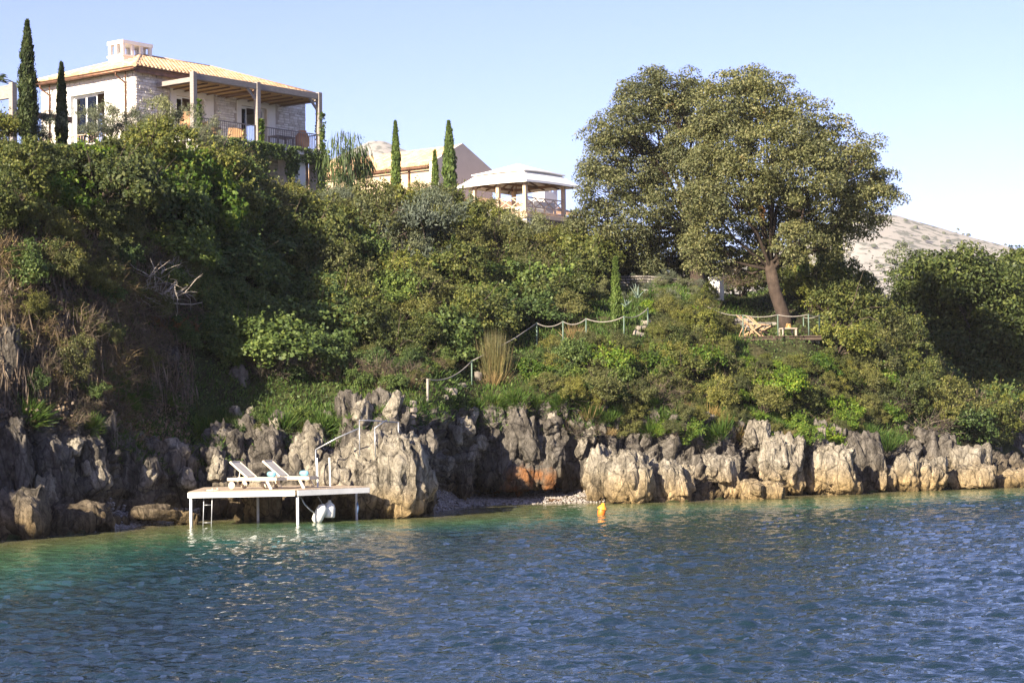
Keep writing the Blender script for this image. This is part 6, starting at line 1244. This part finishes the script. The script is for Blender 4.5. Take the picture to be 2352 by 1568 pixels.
e, o, Y = root([(252, 758), (244, 790), (240, 815), (248, 835), (242, 862), (240, 885)], .055, 'pale forked root hanging down the shaded left cliff'); MB().tube([P(241, 818, Y + .1) - o, P(233, 840, Y + .1) - o, P(228, 880, Y + .2) - o], [.035, .028, .012], 6).build('fork', PALETWIG, e)
root([(288, 806), (280, 830), (272, 850), (266, 872)], .04, 'short straight root right of the pale forked root')
# dry creepers hanging down the shaded bluff
rs = R_(88); cell = np.where(((QX > -40) & (QX < 440) & (LV > 4.9) & (LV < 7.4)).reshape(NL, NX)[:-1, :-1].ravel())[0]; pk = V[Fg[rs.choice(cell, 3400), 0]]; nn_ = rs.normal(size=(3400, 3)) * .12; base = pk + np.array([.25, -.45, .1]) * (.4 + .9 * rs.rand(3400, 1)); tip = base + nn_ + np.stack([np.zeros(3400), np.zeros(3400), -.4 - 1.1 * rs.rand(3400) ** 1.5], 1)
Vq, Fq = blade_quads(base, tip, .035, rs); tag(link('dry_creepers', mesh_np('dry_creepers', Vq, Fq, DEAD)), 'tangle of dry brown creepers hanging down the shaded left bluff', 'creeper', kind='stuff')
pm = empty('palm_tree', P(-12, 300, 101)); tag(pm, 'palm with drooping fronds above the timber pergola', 'tree'); ptop = P(-12, 185, 101) - Vector(pm.location); MB().tube([(0, 0, -2), ptop * .5, ptop], [.22, .18, .16], 9).build('trunk', BARK, pm); rs = R_(9)
for k in range(16):
    a = k * 2.4; e_ = .1 + .9 * rs.rand(); L_ = 1.1; b = []; t_ = []; 
    for q in np.linspace(.15, 1, 16):
        c_ = ptop + Vector((math.cos(a) * q * L_ * math.cos(e_), math.sin(a) * q * L_ * math.cos(e_), math.sin(e_) * q * L_ - .6 * q * q)); sd_ = Vector((-math.sin(a), math.cos(a), 0))
        for s_ in (-1, 1): b.append(tuple(c_)); t_.append(tuple(c_ + sd_ * s_ * .32 * (1.1 - q) + Vector((math.cos(a), math.sin(a), -.6)) * .2))
    Vq, Fq = blade_quads(np.array(b), np.array(t_), .035, rs); link('frond', mesh_np('frond', Vq, Fq, CYP), pm)
WF = m_leaf('white_petal', [(0.6, 0.58, 0.5), (0.75, 0.72, 0.66)], .2, .05); rs = R_(4); C = rs.normal(size=(160, 3)) * .17; Vq, Fq = leaf_quads(C, C, .09, .8, rs); hp = P(432, 352, 82.5); tag(link('white_blossom', mesh_np('white_blossom', Vq, Fq, WF), None, hp), 'cluster of white blossoms in the shrubs below the balcony', 'flower')

# ------------------------------------------------------------------ hazy air
hm = bpy.data.materials.new('sea_haze'); hm.use_nodes = True; nt = hm.node_tree; nt.nodes.remove(nt.nodes['Principled BSDF']); pv = nt.nodes.new('ShaderNodeVolumePrincipled')
pv.inputs['Color'].default_value = (.97, .97, 1.0, 1); pv.inputs['Density'].default_value = HAZE; pv.inputs['Anisotropy'].default_value = 0.0; nt.links.new(pv.outputs[0], nt.nodes['Material Output'].inputs['Volume'])
hz = MB().box(-3000, 3000, -400, 3000, -4, 300).build('haze', hm); tag(hz, 'thin pale sea haze filling the air', kind='stuff')
